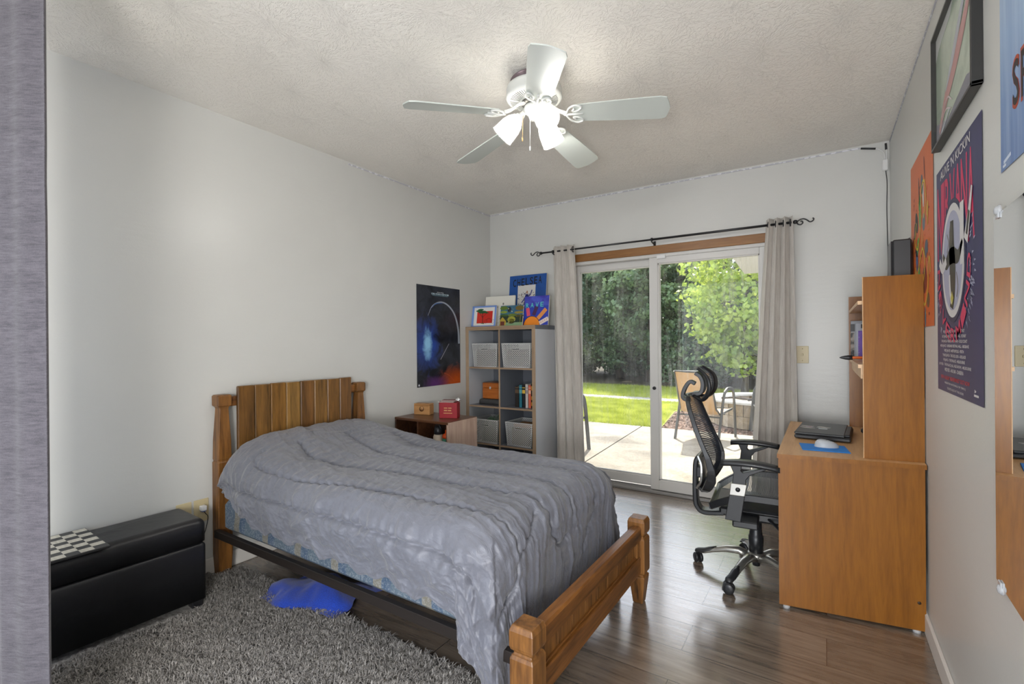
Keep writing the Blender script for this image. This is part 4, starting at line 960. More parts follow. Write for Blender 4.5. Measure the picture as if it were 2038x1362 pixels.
def basket(lab, x0, x1, z, h, yo, dep=0.27, rim=True):
    w = x1 - x0; t = thing('storage_basket', lab, 'basket', ((x0 + x1) / 2, yo, z), 0, 'white lattice baskets in the bookcase')
    e = 0.012; hx = w / 2; v = lambda s, zz: hx - e * (1 - zz / h)
    def wall(pts, name='lattice_wall'):
        b = MB(); b.add(pts, [(0, 1, 2, 3)]); o = b.build(name, wm, t, solid=0.003, fixn=False); return o
    c0, c1 = -0.036, 0.036; s0, s1 = h * 0.74, h * 0.80
    def P(x, zz): k = 1 - zz / h; return (x * (1 - e * k / hx), -0.001 + e * k, zz)
    # front wall around the handle slot
    b = MB()
    for xa, xb, za, zb in ((-hx, hx, 0.004, s0), (-hx, c0, s0, s1), (c1, hx, s0, s1), (-hx, hx, s1, h)): b.add([P(xa, za), P(xb, za), P(xb, zb), P(xa, zb)], [(0, 1, 2, 3)])
    b.build('front_wall', wm, t, solid=0.003, fixn=False)
    b = MB(); b.tube([P(c0, s0), P(c1, s0), P(c1, s1), P(c0, s1), P(c0, s0)], 0.0022, 6); b.build('handle', solidw, t)
    for sg_ in (-1, 1): wall([(sg_ * (hx - e), e, 0.004), (sg_ * (hx - e), dep - e, 0.004), (sg_ * hx, dep, h), (sg_ * hx, 0, h)])
    wall([(-(hx - e), dep - e, .004), (hx - e, dep - e, .004), (hx, dep, h), (-hx, dep, h)])
    MB().box((-hx + e, e, 0), (hx - e, dep - e, 0.004)).build('floor_panel', solidw, t)
    b = MB()
    for a_, c_ in (((-hx - .004, -.004, h - .004), (hx + .004, .002, h + .004)), ((-hx - .004, dep - .002, h - .004), (hx + .004, dep + .004, h + .004)), ((-hx - .004, 0, h - .004), (-hx + .003, dep, h + .004)), ((hx - .003, 0, h - .004), (hx + .004, dep, h + .004))): b.box(a_, c_, 0.0015)
    for sg_ in (-1, 1): b.tube([(sg_ * hx, 0, h), (sg_ * (hx - e), e, 0)], 0.0035, 6)
    b.tube([(-(hx - e), e, 0.003), (hx - e, e, 0.003)], 0.003, 6)
    b.build('rim', solidw, t); return t
yb = 3.408
basket('white lattice basket in the upper left cube of the bookcase', -2.635, -2.372, 0.9855, 0.203, yb)
basket('white lattice basket in the upper right cube of the bookcase', -2.318, -2.036, 0.9855, 0.203, yb)
basket('white lattice basket holding green things in the lower left cube', -2.632, -2.372, 0.3185, 0.203, yb)
basket('white lattice basket holding a wooden tray in the lower right cube', -2.292, -2.032, 0.3185, 0.200, yb + .01)
gb = thing('fabric_bundle', 'dark green fabric bundle poking out of the lower left basket', 'fabric', (-2.47, 3.55, 0.325))
V = []; F = []
for j in range(13):
    for i in range(17):
        u, w_ = i / 16 - .5, j / 12 - .5; r = max(abs(u), abs(w_)) * 2
        V.append((u * .20, w_ * .20, 0.19 * min(1, (1 - r) * 5) + 0.03 * math.sin(u * 9 + w_ * 14) * (1 - r) + 0.02 * (1 - r)))
for j in range(12):
    for i in range(16): F.append((j * 17 + i, j * 17 + i + 1, (j + 1) * 17 + i + 1, (j + 1) * 17 + i))
npmesh('bundle', V, F, fabric('green_cloth', srgb(62, 92, 66), srgb(34, 54, 40), 120), gb)
for xb_, zb_, lb_ in ((-2.503, .99, 'dark block added inside the upper left basket to make its holes look shaded'), (-2.177, .99, 'dark block added inside the upper right basket to make its holes look shaded')):
    dc = thing('dark_filler', lb_, 'cloth', (xb_, 3.545, zb_ + .0005)); rbox(-.112, -.115, 0.002, .112, .10, .150, .02).build('cloth', fabric('filler_dark', srgb(52, 54, 60), srgb(36, 38, 42), 120), dc)  # dark blocks added so the basket insides read as shaded
tr = thing('wooden_tray', 'small wooden tray lying in the lower right basket', 'tray', (-2.15, 3.50, 0.485), rot=(R(6), 0, 0))
MB().box((-0.075, -0.06, 0), (0.085, 0.09, 0.012), 0.002).build('base', M['boxwood'], tr)
MB().box((-0.075, -0.06, 0.012), (0.085, -0.052, 0.032), 0.002).build('lip', M['boxwood'], tr)
pb = thing('plastic_tub', 'grey plastic tub filling the lower right basket under the tray', 'tub', (-2.16, 3.54, 0.325)); MB().box((-0.09, -0.10, 0), (0.09, 0.10, 0.150), 0.01).build('body', mat('tub', srgb(110, 96, 60), 0.5), pb)
wc_ = thing('wooden_case', 'orange-brown wooden case with a small silver clasp in the middle left cube', 'case', (-2.515, 3.60, 0.695))
M['casew'] = wood('case_wood', srgb(160, 84, 24), srgb(186, 106, 40), 'X', 1.5, 0.4)
MB().box((-0.088, -0.09, 0), (0.088, 0.06, 0.095), 0.004).build('body', M['casew'], wc_); MB().box((-0.088, -0.09, 0.0965), (0.088, 0.06, 0.142), 0.004).build('lid', M['casew'], wc_)
MB().box((-0.010, -0.094, 0.086), (0.010, -0.089, 0.110), 0.001).build('clasp', M['chrome'], wc_)
sp_ = thing('round_speaker', 'low dark grey case lying under the wooden case in the middle left cube', 'case', (-2.50, 3.58, 0.646))
rbox(-0.128, -0.10, 0, 0.10, 0.08, 0.047, 0.022).build('body', mat('dark_felt', srgb(62, 62, 62), 0.8), sp_)
# books
bks = [('thick black book standing first in the row of books', 0.040, 0.175, 0.13, (36, 32, 30), (92, 72, 52)), ('narrow teal book standing in the row of books', 0.030, 0.190, 0.13, (40, 110, 126), (90, 160, 170)),
       ('black book with a yellow band on its spine', 0.030, 0.196, 0.13, (26, 26, 28), (214, 176, 70)), ('white book standing in the row of books', 0.028, 0.200, 0.14, (196, 190, 186), (150, 140, 140)),
       ('orange-red book next to the white one', 0.026, 0.192, 0.13, (212, 100, 74), (236, 180, 150)), ('last book in the row, black with golden bands', 0.026, 0.205, 0.13, (30, 24, 18), (206, 140, 50))]
x = -2.226
for i, (lab, w, h, dp, c1, c2) in enumerate(bks):
    t = thing('book', lab, 'book', (x + w / 2, 3.47, 0.6455), 0, 'books in the middle right cube'); 
    t.rotation_euler = (0, 0, 0)
    cvm = mat('cover%d' % i, srgb(*c1), 0.45)
    MB().box((-w / 2, 0, 0), (-w / 2 + .002, dp, h)).box((w / 2 - .002, 0, 0), (w / 2, dp, h)).box((-w / 2, 0, 0), (w / 2, .002, h)).build('cover', cvm, t)
    MB().box((-w / 2 + .002, .002, .003), (w / 2 - .002, dp - .003, h - .003)).build('pages', mat('pages', srgb(214, 206, 186), 0.8), t)
    bn = MB()
    for za, zb in (((.12, .15), (.165, .172)) if i != 5 else ((.02, .05), (.07, .10), (.15, .185))): bn.box((-w / 2 + .001, -.0006, za), (w / 2 - .001, .0, zb))
    bn.build('spine_print', mat('spine%d' % i, srgb(*c2), 0.45), t)
    x += w + 0.0012

# paintings leaning on the bookcase top -------------------------------
def lean(o, x0, z0, y, w, tilt, lab, yaw_=0.0):
    a_ = R(tilt); place(o, (x0, y, z0), (math.cos(R(yaw_)), math.sin(R(yaw_)), 0), (0, math.sin(a_), math.cos(a_))); tag(o, lab, 'painting')
blue = print_noise('chelsea_blue', [(0.3, srgb(14, 66, 136)), (0.7, srgb(24, 84, 160))], s=4)
z0 = 1.3435
a = Art(0.388, 0.470, 0.0004); a.sheet(blue, depth=.014)
for i, ch in enumerate('CHELSEA'):
    x = 0.10 + i * 0.115; y = 0.80 + 0.006 * i
    a.text(ch, x, y - .02, x + 0.085, y + 0.125, (0.05, 0.05, 0.06), 2)
a.rect(.24, .16, .72, .80, mat('photo_base', srgb(206, 204, 200), 0.4), 1)
rp = random.Random(11)
for k in range(120): 
    x, y = rp.uniform(.25, .70), rp.uniform(.17, .66); a.ell(x, y, rp.uniform(.006, .02), rp.uniform(.006, .014), rp.choice([(.22, .20, .18), (.30, .28, .24), (.5, .45, .4), (.20, .22, .40)]), 2, 6)
a.ell(.50, .66, .022, .030, (.62, .42, .32), 4, 10); a.line([(.50, .62), (.48, .52), (.46, .40), (.44, .26)], 0.030, (.16, .18, .44), 3); a.line([(.50, .58), (.58, .60), (.63, .70)], 0.010, (.16, .18, .44), 3); a.line([(.48, .58), (.42, .52), (.36, .46)], 0.010, (.16, .18, .44), 3); a.rect(.60, .46, .71, .58, (.86, .85, .84), 2)
o = a.build('canvas_painting'); lean(o, -2.440, z0, 3.685, 0, 6, 'blue canvas with CHELSEA in black letters over a pasted photo, tallest on the bookcase')
a = Art(0.318, 0.276); wc2 = (0.85, 0.84, 0.80); a.sheet(mat('canvas_white', srgb(218, 216, 206), 0.8), depth=.014)
for x, y in ((.42, .64), (.62, .74)): a.ell(x, y, .026, .040, (.50, .50, .48), 1, 12); a.line([(x, y - .04), (x + .005, y - .10)], 0.001, (.5, .5, .5), 1, smooth=False)
for k in range(26): x, y = rp.uniform(.4, .8), rp.uniform(.04, .32); a.line([(x, y), (x + .03, y + .04), (x + .05, y)], 0.0012, (.5, .5, .48), 1)
o = a.build('canvas_painting'); lean(o, -2.612, z0, 3.560, 0, 6, 'plain white canvas with two small pencil balloons behind the front paintings')
a = Art(0.262, 0.190); a.sheet(mat('pic_white', srgb(222, 220, 214), 0.6), depth=.012); lb = (0.46, 0.58, 0.82)
a.rect(0, 0, 1, .05, lb, 1); a.rect(0, .92, 1, 1, lb, 1); a.rect(0, 0, .09, 1, lb, 1); a.rect(.93, 0, 1, 1, lb, 1)
a.rect(.22, .16, .86, .74, (.78, .16, .10), 1); gr = (.14, .36, .18); br = (.16, .12, .08)
for x, y, rx, ry in ((.30, .76, .14, .05), (.44, .70, .18, .07), (.36, .82, .12, .04), (.62, .66, .08, .03)): a.ell(x, y, rx, ry, gr, 2, 14)
a.line([(.48, .16), (.46, .36), (.44, .66)], 0.006, br, 3); a.line([(.46, .42), (.36, .60), (.30, .70)], 0.003, br, 3); a.line([(.46, .44), (.56, .58), (.62, .64)], 0.003, br, 3)
for x in (.60, .88): a.line([(x + .06 * math.cos(t), .24 + .09 * math.sin(t)) for t in [i * PI / 6 for i in range(13)]], 0.0018, br, 3); 
a.line([(.60, .24), (.70, .40), (.88, .24)], 0.0018, br, 3); a.line([(.62, .34), (.82, .38)], 0.0018, br, 3); a.line([(.40, .16), (.54, .14)], 0.006, gr, 3, smooth=False)
o = a.build('canvas_painting'); lean(o, -2.700, z0, 3.475, 0, 9, 'small tree and bicycle painting on a red square with a light blue border', 2)
a = Art(0.235, 0.178); a.sheet(mat('vil', srgb(34, 52, 40), 0.6), depth=.012)
a.rect(.0, .5, 1, 1, (.22, .40, .50), 1); a.rect(0, 0, 1, .16, (.50, .62, .46), 1)
for x, y, rx, ry, c in ((.15, .88, .18, .10, (.36, .46, .16)), (.16, .68, .16, .07, (.50, .58, .22)), (.18, .52, .18, .06, (.24, .36, .14)), (.84, .86, .18, .12, (.44, .36, .14)), (.82, .64, .2, .06, (.56, .50, .20)), (.84, .48, .2, .06, (.30, .28, .12)), (.55, .52, .2, .07, (.40, .48, .18)), (.40, .80, .08, .14, (.10, .14, .16)), (.52, .30, .18, .16, (.62, .62, .22)), (.52, .22, .16, .12, (.20, .14, .12))): a.ell(x, y, rx, ry, c, 2, 12)
a.poly([(0.0, .0), (.02, .30), (.12, .44), (.28, .24), (.28, .04)], (.70, .60, .22), 3); a.rect(.04, .02, .22, .22, (.42, .20, .16), 4)
for x in (.40, .90): a.line([(x, .1), (x + .01, .5)], 0.004, (.60, .56, .20), 3, smooth=False)
for x, y in ((.52, .70), (.36, .84), (.66, .24), (.42, .18)): a.ell(x, y, .02, .03, (.88, .84, .60), 4, 5)
for k in range(50): a.ell(rp.random(), rp.uniform(.15, .95), .01, .012, rp.choice([(.12, .16, .14), (.72, .68, .3), (.3, .42, .2)]), 5, 5)
o = a.build('canvas_painting'); lean(o, -2.377, z0, 3.460, 0, 9, 'green and yellow village painting between the tree picture and the RAVE painting', -1)
a = Art(0.235, 0.250); a.sheet(print_noise('rave_blue', [(0.3, srgb(24, 60, 160)), (0.7, srgb(52, 60, 176))], s=12), depth=.012)
a.poly([(0, .68), (.0, 1), (1, 1), (1, .66)], print_noise('rave_violet', [(0.3, srgb(52, 40, 150)), (0.7, srgb(74, 90, 196))], s=14), 1)
a.ell(.34, 0.0, .32, .30, (.90, .52, .10), 3, 24, 0, PI); a.ell(.34, .0, .335, .315, (.08, .08, .1), 2, 24, 0, PI)
for p, q, c in (((.20, .32), (.14, .60), (.80, .30, .40)), ((.40, .34), (.52, .64), (.26, .12, .30)), ((.58, .22), (.90, .54), (.86, .56, .28)), ((.66, .06), (1.0, .22), (.86, .80, .76))): a.line([p, q], 0.034, c, 2, smooth=False)
for k in range(4): a.ell(.72 + .07 * k, .09 + .035 * k, .014, .018, (.70, .25, .15), 3, 6)
for i, ch in enumerate('RAVE'): x = .06 + i * .20; a.text(ch, x, .60 + .008 * i, x + .13, .76 + .008 * i, (.34, .78, .74), 4)
o = a.build('canvas_painting'); lean(o, -2.150, z0, 3.490, 0, 8, 'painting with RAVE in turquoise over an orange half sun and coloured rays', 1)

# ------------------------------------------------------------------ desk with hutch
dk = thing('desk', 'orange oak-laminate desk with a tall two-shelf hutch against the right wall', 'desk', (0.08, 2.98, 0))
DXm = lambda x: x - 0.08
DYm = lambda y: y - 2.98
def skew(y, x, k=0.148): return y + (x + 0.18) * k          # the near end of the desk runs slightly askew
nx0, nx1 = -0.178, 0.340
def spanel(x0, x1, ya, yb, z0, z1):
    """panel along the skewed near end"""
    b = MB(); v = []
    for z in (z0, z1): v += [(DXm(x0), DYm(skew(ya, x0)), z), (DXm(x1), DYm(skew(ya, x1)), z), (DXm(x1), DYm(skew(yb, x1)), z), (DXm(x0), DYm(skew(yb, x0)), z)]
    return b.add(v, [(0, 3, 2, 1), (4, 5, 6, 7), (0, 1, 5, 4), (1, 2, 6, 5), (2, 3, 7, 6), (3, 0, 4, 7)])
# top: laminate surface with darker front and end edges
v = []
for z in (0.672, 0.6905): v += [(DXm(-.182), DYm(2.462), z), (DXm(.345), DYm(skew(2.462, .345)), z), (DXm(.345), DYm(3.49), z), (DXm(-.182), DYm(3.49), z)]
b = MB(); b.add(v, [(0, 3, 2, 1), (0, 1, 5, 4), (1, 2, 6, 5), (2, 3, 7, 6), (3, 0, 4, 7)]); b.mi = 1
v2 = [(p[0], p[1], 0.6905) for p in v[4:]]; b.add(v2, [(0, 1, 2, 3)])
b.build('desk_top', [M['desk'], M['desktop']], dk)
spanel(nx0, nx1, 2.470, 2.488, 0.012, 0.672).build('end_panel', M['desk'], dk)
MB().box((DXm(nx0), DYm(3.465), 0.012), (DXm(nx1), DYm(3.483), 0.672)).build('end_panel', M['desk'], dk)
MB().box((DXm(.318), DYm(2.57), 0.25), (DXm(.332), DYm(3.465), 0.672)).build('back_panel', M['desk'], dk)
for x, y in ((-.15, 2.478), (.31, 2.55), (-.15, 3.474), (.31, 3.474)): MB().lathe([(0.014, 0), (0.014, 0.012)], 12, (DXm(x), DYm(y), 0)).build('foot', mat('foot_grey', srgb(170, 170, 170), 0.5), dk)
MB().lathe([(0.0065, 0), (0.0065, .001), (0.0, .0012)], 14, (DXm(.318), DYm(skew(2.470, .318)) - .0004, 0.125), (0.14, -1, 0)).build('cam_cap', mat('cap_brown', srgb(58, 40, 24), 0.5), dk)
hu = bpy.data.objects.new('hutch', None); COL.objects.link(hu); hu.parent = dk
def hpan(x0, x1, ya, yb, z0, z1, sk):
    if sk: o = spanel(x0, x1, ya, yb, z0, z1)
    else: o = MB().box((DXm(x0), DYm(ya), z0), (DXm(x1), DYm(yb), z1))
    return o
hpan(.141, .345, 2.508, 2.526, 0.691, 1.470, True).build('side_panel', M['desk'], hu)
hpan(.1385, .1412, 2.508, 2.526, 0.691, 1.470, True).build('edge_strip', M['deskedge'], hu)
hpan(.122, .340, 3.455, 3.473, 0.691, 1.452, False).build('side_panel', M['desk'], hu)
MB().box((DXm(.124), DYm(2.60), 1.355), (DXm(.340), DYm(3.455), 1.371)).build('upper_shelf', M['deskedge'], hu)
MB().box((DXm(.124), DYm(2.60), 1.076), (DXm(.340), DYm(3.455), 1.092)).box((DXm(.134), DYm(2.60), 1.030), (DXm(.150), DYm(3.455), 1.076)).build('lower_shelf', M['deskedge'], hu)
MB().box((DXm(.335), DYm(2.60), 0.95), (DXm(.3395), DYm(3.455), 1.371)).build('back_board', M['desk'], hu)
# items on the hutch
t = thing('binder', 'grey and black magazine binder standing at the far end of the hutch shelf', 'binder', (0.140, 3.36, 1.0925))
MB().box((-0.012, -0.012, 0), (0.12, 0.016, 0.215), 0.002).build('body', mat('binder_g', srgb(150, 154, 160), 0.5), t)
MB().box((-0.0135, -0.013, 0.155), (0.006, 0.017, 0.197)).build('black_band', M['blackp'], t); MB().box((-0.0132, -0.0125, 0.01), (0.003, 0.0165, 0.150)).build('photo_band', print_noise('bw_photo', [(0.45, srgb(40, 38, 38)), (0.55, srgb(150, 140, 130))], s=30), t)
t = thing('notebook', 'purple spiral notebook standing on the hutch shelf', 'notebook', (0.160, 3.325, 1.0925))
MB().box((0, -0.006, 0), (0.135, 0.006, 0.158), 0.001).build('cover', print_noise('purple_cover', [(0.3, srgb(88, 66, 160)), (0.7, srgb(130, 84, 190))], s=8), t)
for k in range(16): MB().tube([(0.004 + 0.004 * math.cos(q), 0.008 * math.sin(q), 0.006 + k * .0097) for q in [i * PI / 4 for i in range(9)]], 0.0009, 5).build('spiral_ring', M['chrome'], t)
t = thing('textbook', 'pale grey book with two dark letters behind the purple notebook', 'book', (0.152, 3.342, 1.0925))
MB().box((0, -0.003, 0), (0.14, 0.006, 0.200), 0.001).build('cover', mat('pale_cover', srgb(176, 180, 188), 0.5), t)
a = Art(0.05, 0.03, .0003); a.text('Py', 0, 0, 1, 1, (0.1, 0.1, 0.12), 1); o = a.build('title', t); o.matrix_local = Matrix(((1, 0, 0, 0.022), (0, 0, -1, -0.0033), (0, 1, 0, 0.165), (0, 0, 0, 1)))
t = thing('pliers', 'black pliers with orange grips sticking out over the edge of the hutch shelf', 'pliers', (0.150, 3.02, 1.105), R(8))
MB().loft([[(x, w * math.cos(k * PI / 4), 0.004 + h_ * math.sin(k * PI / 4)) for k in range(8)] for x, w, h_ in ((-0.085, .002, .002), (-.076, .006, .006), (-.062, .010, .010), (-.048, .013, .012), (-.030, .014, .012))]).build('jaws', M['blackp'], t)
for sg_ in (-1, 1): MB().tube(curve([(-0.036, 0.006 * sg_, 0.004), (0.02, 0.018 * sg_, 0.004), (0.10, 0.022 * sg_, 0.003), (0.13, 0.016 * sg_, 0.003)], 5), 0.0065, 10).build('grip', mat('grip_orange', srgb(226, 104, 30), 0.5), t)
spk = thing('speaker', 'black box speaker on top of the desk hutch', 'speaker', (0.287, 2.90, 1.3715), R(0))
MB().box((-0.018, -0.06, 0), (0.052, 0.07, 0.292), 0.006).build('cabinet', M['blackp'], spk)
MB().box((-0.024, -0.056, 0.005), (-0.0185, 0.066, 0.287), 0.002).build('grille', fabric('grille', (0.02, 0.02, 0.024), None, 400), spk)
# laptop, mouse and pad
lt = thing('laptop', 'closed black laptop with stickers on its lid on the desk', 'laptop', (-0.006, 3.07, 0.692), R(-4))
MB().box((-0.115, -0.19, 0.003), (0.125, 0.19, 0.022), 0.005).build('base', M['blackp'], lt)
MB().box((-0.115, -0.188, 0.024), (0.100, 0.188, 0.036), 0.003).build('lid', mat('lid_dark', srgb(46, 48, 50), 0.38), lt)
MB().box((0.095, -0.15, 0.022), (0.122, 0.15, 0.034), 0.004).build('hinge', M['blackp'], lt)
a = Art(0.20, 0.32, 0.0003); ww = (0.80, 0.78, 0.76)
a.line([(.03, .62), (.12, .58), (.24, .56), (.34, .60)], 0.018, ww, 1, lambda t: .4 + math.sin(t * PI)); a.line([(.03, .46), (.14, .42), (.26, .40), (.38, .42)], 0.020, ww, 1, lambda t: .4 + math.sin(t * PI))
a.ell(.24, .50, .09, .045, (.56, .54, .66), 1, 12); a.ell(.26, .50, .04, .02, (.62, .30, .28), 2, 8)
a.line([(.42, .54), (.50, .60), (.60, .56), (.72, .58)], 0.018, ww, 1, lambda t: .5 + math.sin(t * PI)); a.rect(.46, .36, .66, .46, (.80, .82, .84), 1); a.line([(.40, .52), (.56, .50), (.70, .50)], 0.010, (.70, .72, .74), 1)
o = a.build('stickers', lt); o.matrix_local = Matrix(((1, 0, 0, -0.113), (0, 1, 0, -0.16), (0, 0, 1, 0.0362), (0, 0, 0, 1)))
mp_ = thing('mouse_pad', 'bright blue mouse pad on the desk in front of the laptop', 'mouse pad', (-0.003, 2.69, 0.691), R(7))
MB().box((-0.095, -0.075, 0), (0.092, 0.085, 0.003), 0.0012).build('pad', mat('pad_blue', srgb(40, 130, 216), 0.7), mp_)
ms = thing('computer_mouse', 'pale grey computer mouse on the blue pad', 'mouse', (0.006, 2.715, 0.6945), R(-80))
V = []; F = []; n1_, n2_ = 14, 20
for j in range(n1_ + 1):
    ph_ = j / n1_ * PI / 2
    for i in range(n2_):
        t_ = i / n2_ * 2 * PI; r = math.cos(ph_) ** 0.6
        x = 0.029 * r * math.cos(t_) * (1 - .12 * math.sin(t_)); y = 0.050 * r * math.sin(t_)
        z = 0.035 * math.sin(ph_) * (1 - 0.25 * (y / .05 + .2)) + 0.0
        V.append((x, y, z))
for j in range(n1_):
    for i in range(n2_): F.append((j * n2_ + i, j * n2_ + (i + 1) % n2_, (j + 1) * n2_ + (i + 1) % n2_, (j + 1) * n2_ + i))
npmesh('shell', V, F, mat('mouse_grey', srgb(176, 180, 184), 0.4), ms)
MB().tube([(0.004 * 0, 0.012, 0.0285), (0, 0.032, 0.0225)], 0.0035, 8).build('scroll_wheel', M['blackp'], ms)
MB().box((-0.004, -0.004, 0.0325), (0.004, 0.002, 0.0362), .001).build('button', M['blackp'], ms)
cbk = thing('black_cable', 'coiled black adapter on the desk under the hutch', 'adapter', (0.20, 3.25, 0.691)); MB().box((-0.035, -0.02, 0), (0.05, 0.02, 0.022), 0.006).build('brick', M['blackp'], cbk)
MB().tube(curve([(0.05, 0, .01), (.08, .03, .006), (.10, .08, .005)], 5), 0.003, 8).build('cable', M['blackp'], cbk)

# ------------------------------------------------------------------ office chair
M['mesh'] = bpy.data.materials.new('chair_mesh'); nt, b = nodes(M['mesh'])
b.inputs['Base Color'].default_value = (*srgb(62, 70, 84), 1); b.inputs['Roughness'].default_value = 0.38; b.inputs['Specular IOR Level'].default_value = 0.8
sx = N(nt, 'ShaderNodeSeparateXYZ'); nt.links.new(coords(nt, 'Object'), sx.inputs[0])
p_ = 0.0075
yy = math_(nt, 'MULTIPLY', sx.outputs[1], 1 / p_); zz = math_(nt, 'MULTIPLY', math_(nt, 'ADD', sx.outputs[2], sx.outputs[0]), 1 / p_)
yo = math_(nt, 'ADD', yy, math_(nt, 'MULTIPLY', math_(nt, 'FLOOR', zz), 0.5))
hole = math_(nt, 'LESS_THAN', math_(nt, 'MAXIMUM', math_(nt, 'MULTIPLY', cell(yo), 1.0) if False else math_(nt, 'ABSOLUTE', math_(nt, 'SUBTRACT', math_(nt, 'FRACT', yo), 0.5)), math_(nt, 'ABSOLUTE', math_(nt, 'SUBTRACT', math_(nt, 'FRACT', zz), 0.5))), 0.30)
nt.links.new(math_(nt, 'SUBTRACT', 1.0, math_(nt, 'MULTIPLY', hole, 0.62)), b.inputs['Alpha'])
M['chairblack'] = mat('chair_black', (0.016, 0.017, 0.019), 0.36)
M['silver'] = mat('chair_silver', srgb(176, 174, 168), 0.28, 0.85)
oc = thing('office_chair', 'black mesh office chair with headrest and silver five-star base at the desk', 'chair', (-0.30, 2.74, 0), R(4))
for k in range(5):
    an = R(176 + 72 * k); ca, sa = math.cos(an), math.sin(an)
    pr_ = [(0.030, 0.100, .026, .020), (0.08, 0.118, .023, .020), (0.14, 0.112, .021, .017), (0.20, 0.094, .019, .014), (0.25, 0.074, .018, .012), (0.285, 0.068, .017, .009)]
    b = MB(); rings = []
    for r, z, w, h_ in pr_:
        rings.append([(r * ca - sa * w * math.cos(q), r * sa + ca * w * math.cos(q), z - .008 + h_ * math.sin(q)) for q in [i * 2 * PI / 12 for i in range(12)]])
    lg = b.loft(rings).build('base_leg', M['silver'], oc)
    b = MB(); rings = []
    for r, z, w, h_ in ((0.19, 0.099, .012, .014), (0.22, 0.090, .019, .013), (0.25, 0.0765, .0195, .0135), (0.28, 0.0715, .020, .012), (0.297, 0.068, .012, .008)):
        rings.append([(r * ca - sa * w * math.cos(q), r * sa + ca * w * math.cos(q), z - .007 + h_ * math.sin(q)) for q in [i * 2 * PI / 12 for i in range(12)]])
    b.loft(rings).build('foot_cap', M['chairblack'], lg)
    cw = bpy.data.objects.new('caster', None); COL.objects.link(cw); cw.parent = oc; cw.location = (0.283 * ca, 0.283 * sa, 0)
    ax = R(30 + 55 * k); dx_, dy_ = math.cos(ax), math.sin(ax)
    for sg_ in (-1, 1): MB().lathe([(0.006, -.008), (0.022, -.008), (0.0255, -.004), (0.0255, .004), (0.022, .008), (.006, .008)], 20, (dx_ * .012 * sg_, dy_ * .012 * sg_, 0.0255), (dx_, dy_, 0)).build('wheel', M['chairblack'], cw)
    hd = MB(); hd.tube([(-dy_ * .026 * math.cos(q), dx_ * .026 * math.cos(q), 0.0255 + .029 * math.sin(q)) for q in [R(12 * i - 20) for i in range(13)]], [(0.020, .003)] * 13, square=True, up=None); hd.lathe([(.006, .045), (.006, .064)], 10); hd.build('caster_hood', M['chairblack'], cw)
MB().lathe([(0.030, 0.085), (0.044, 0.092), (0.044, 0.110), (0.034, 0.122)], 24).build('hub', M['silver'], oc)
MB().lathe([(0.034, 0.118), (0.035, 0.20), (0.031, 0.204), (0.030, 0.222), (0.028, 0.226), (0.027, 0.295)], 24).build('column_sleeve', M['chairblack'], oc)
MB().lathe([(0.018, 0.052), (0.018, 0.086)], 16).build('column_foot', M['chairblack'], oc)
b = MB().box((-0.10, -0.07, 0.29), (0.14, 0.07, 0.345), 0.012); b.box((-0.17, -0.035, 0.290), (-0.10, 0.035, 0.335), 0.01); b.build('tilt_mechanism', M['chairblack'], oc)
for y in (-.16, .16): MB().box((-0.09, y - .10, 0.318), (0.02, y + .10, 0.352), 0.006).build('arm_bracket', M['chairblack'], oc)
b = MB().tube(curve([(0.05, -0.05, .32), (0.10, -0.13, .30), (.13, -.20, .285)], 4), [.007] * 9, 8); b.box((.10, -.25, .275), (.16, -.19, .292), .004); b.build('lever', M['chairblack'], oc)
# seat
def seat_z(x, y):
    e = min(1, max(0, (-0.02 - x) / 0.17)); f_ = min(1, max(0, (x - 0.19) / 0.08))
    return 0.470 - 0.075 * e ** 1.6 - 0.035 * f_ ** 2 + 0.010 * (abs(y) / .25) ** 2 - 0.004
V = []; F = []; n_, m_ = 26, 26
for j in range(m_ + 1):
    for i in range(n_ + 1):
        x = -0.19 + 0.46 * i / n_; hw_ = 0.245 - 0.05 * max(0, (x - .15) / .12) ** 2 - 0.055 * max(0, (-0.05 - x) / .14) ** 2
        y = hw_ * (2 * j / m_ - 1); V.append((x, y, seat_z(x, y)))
for j in range(m_):
    for i in range(n_): F.append((j * (n_ + 1) + i, j * (n_ + 1) + i + 1, (j + 1) * (n_ + 1) + i + 1, (j + 1) * (n_ + 1) + i))
npmesh('seat', V, F, M['mesh'], oc)
ol = [V[i] for i in range(n_ + 1)] + [V[(j) * (n_ + 1) + n_] for j in range(1, m_ + 1)] + [V[m_ * (n_ + 1) + i] for i in range(n_ - 1, -1, -1)] + [V[j * (n_ + 1)] for j in range(m_ - 1, -1, -1)]
b = MB(); b.tube([(p[0], p[1], p[2] - .014) for p in ol], [(0.010, 0.017)] * len(ol), square=True, up=(0, 0, 1)); b.build('seat_frame', M['chairblack'], oc)
MB().box((-.10, -.15, .352), (.16, .15, .375), .01).build('seat_pan', M['chairblack'], oc)
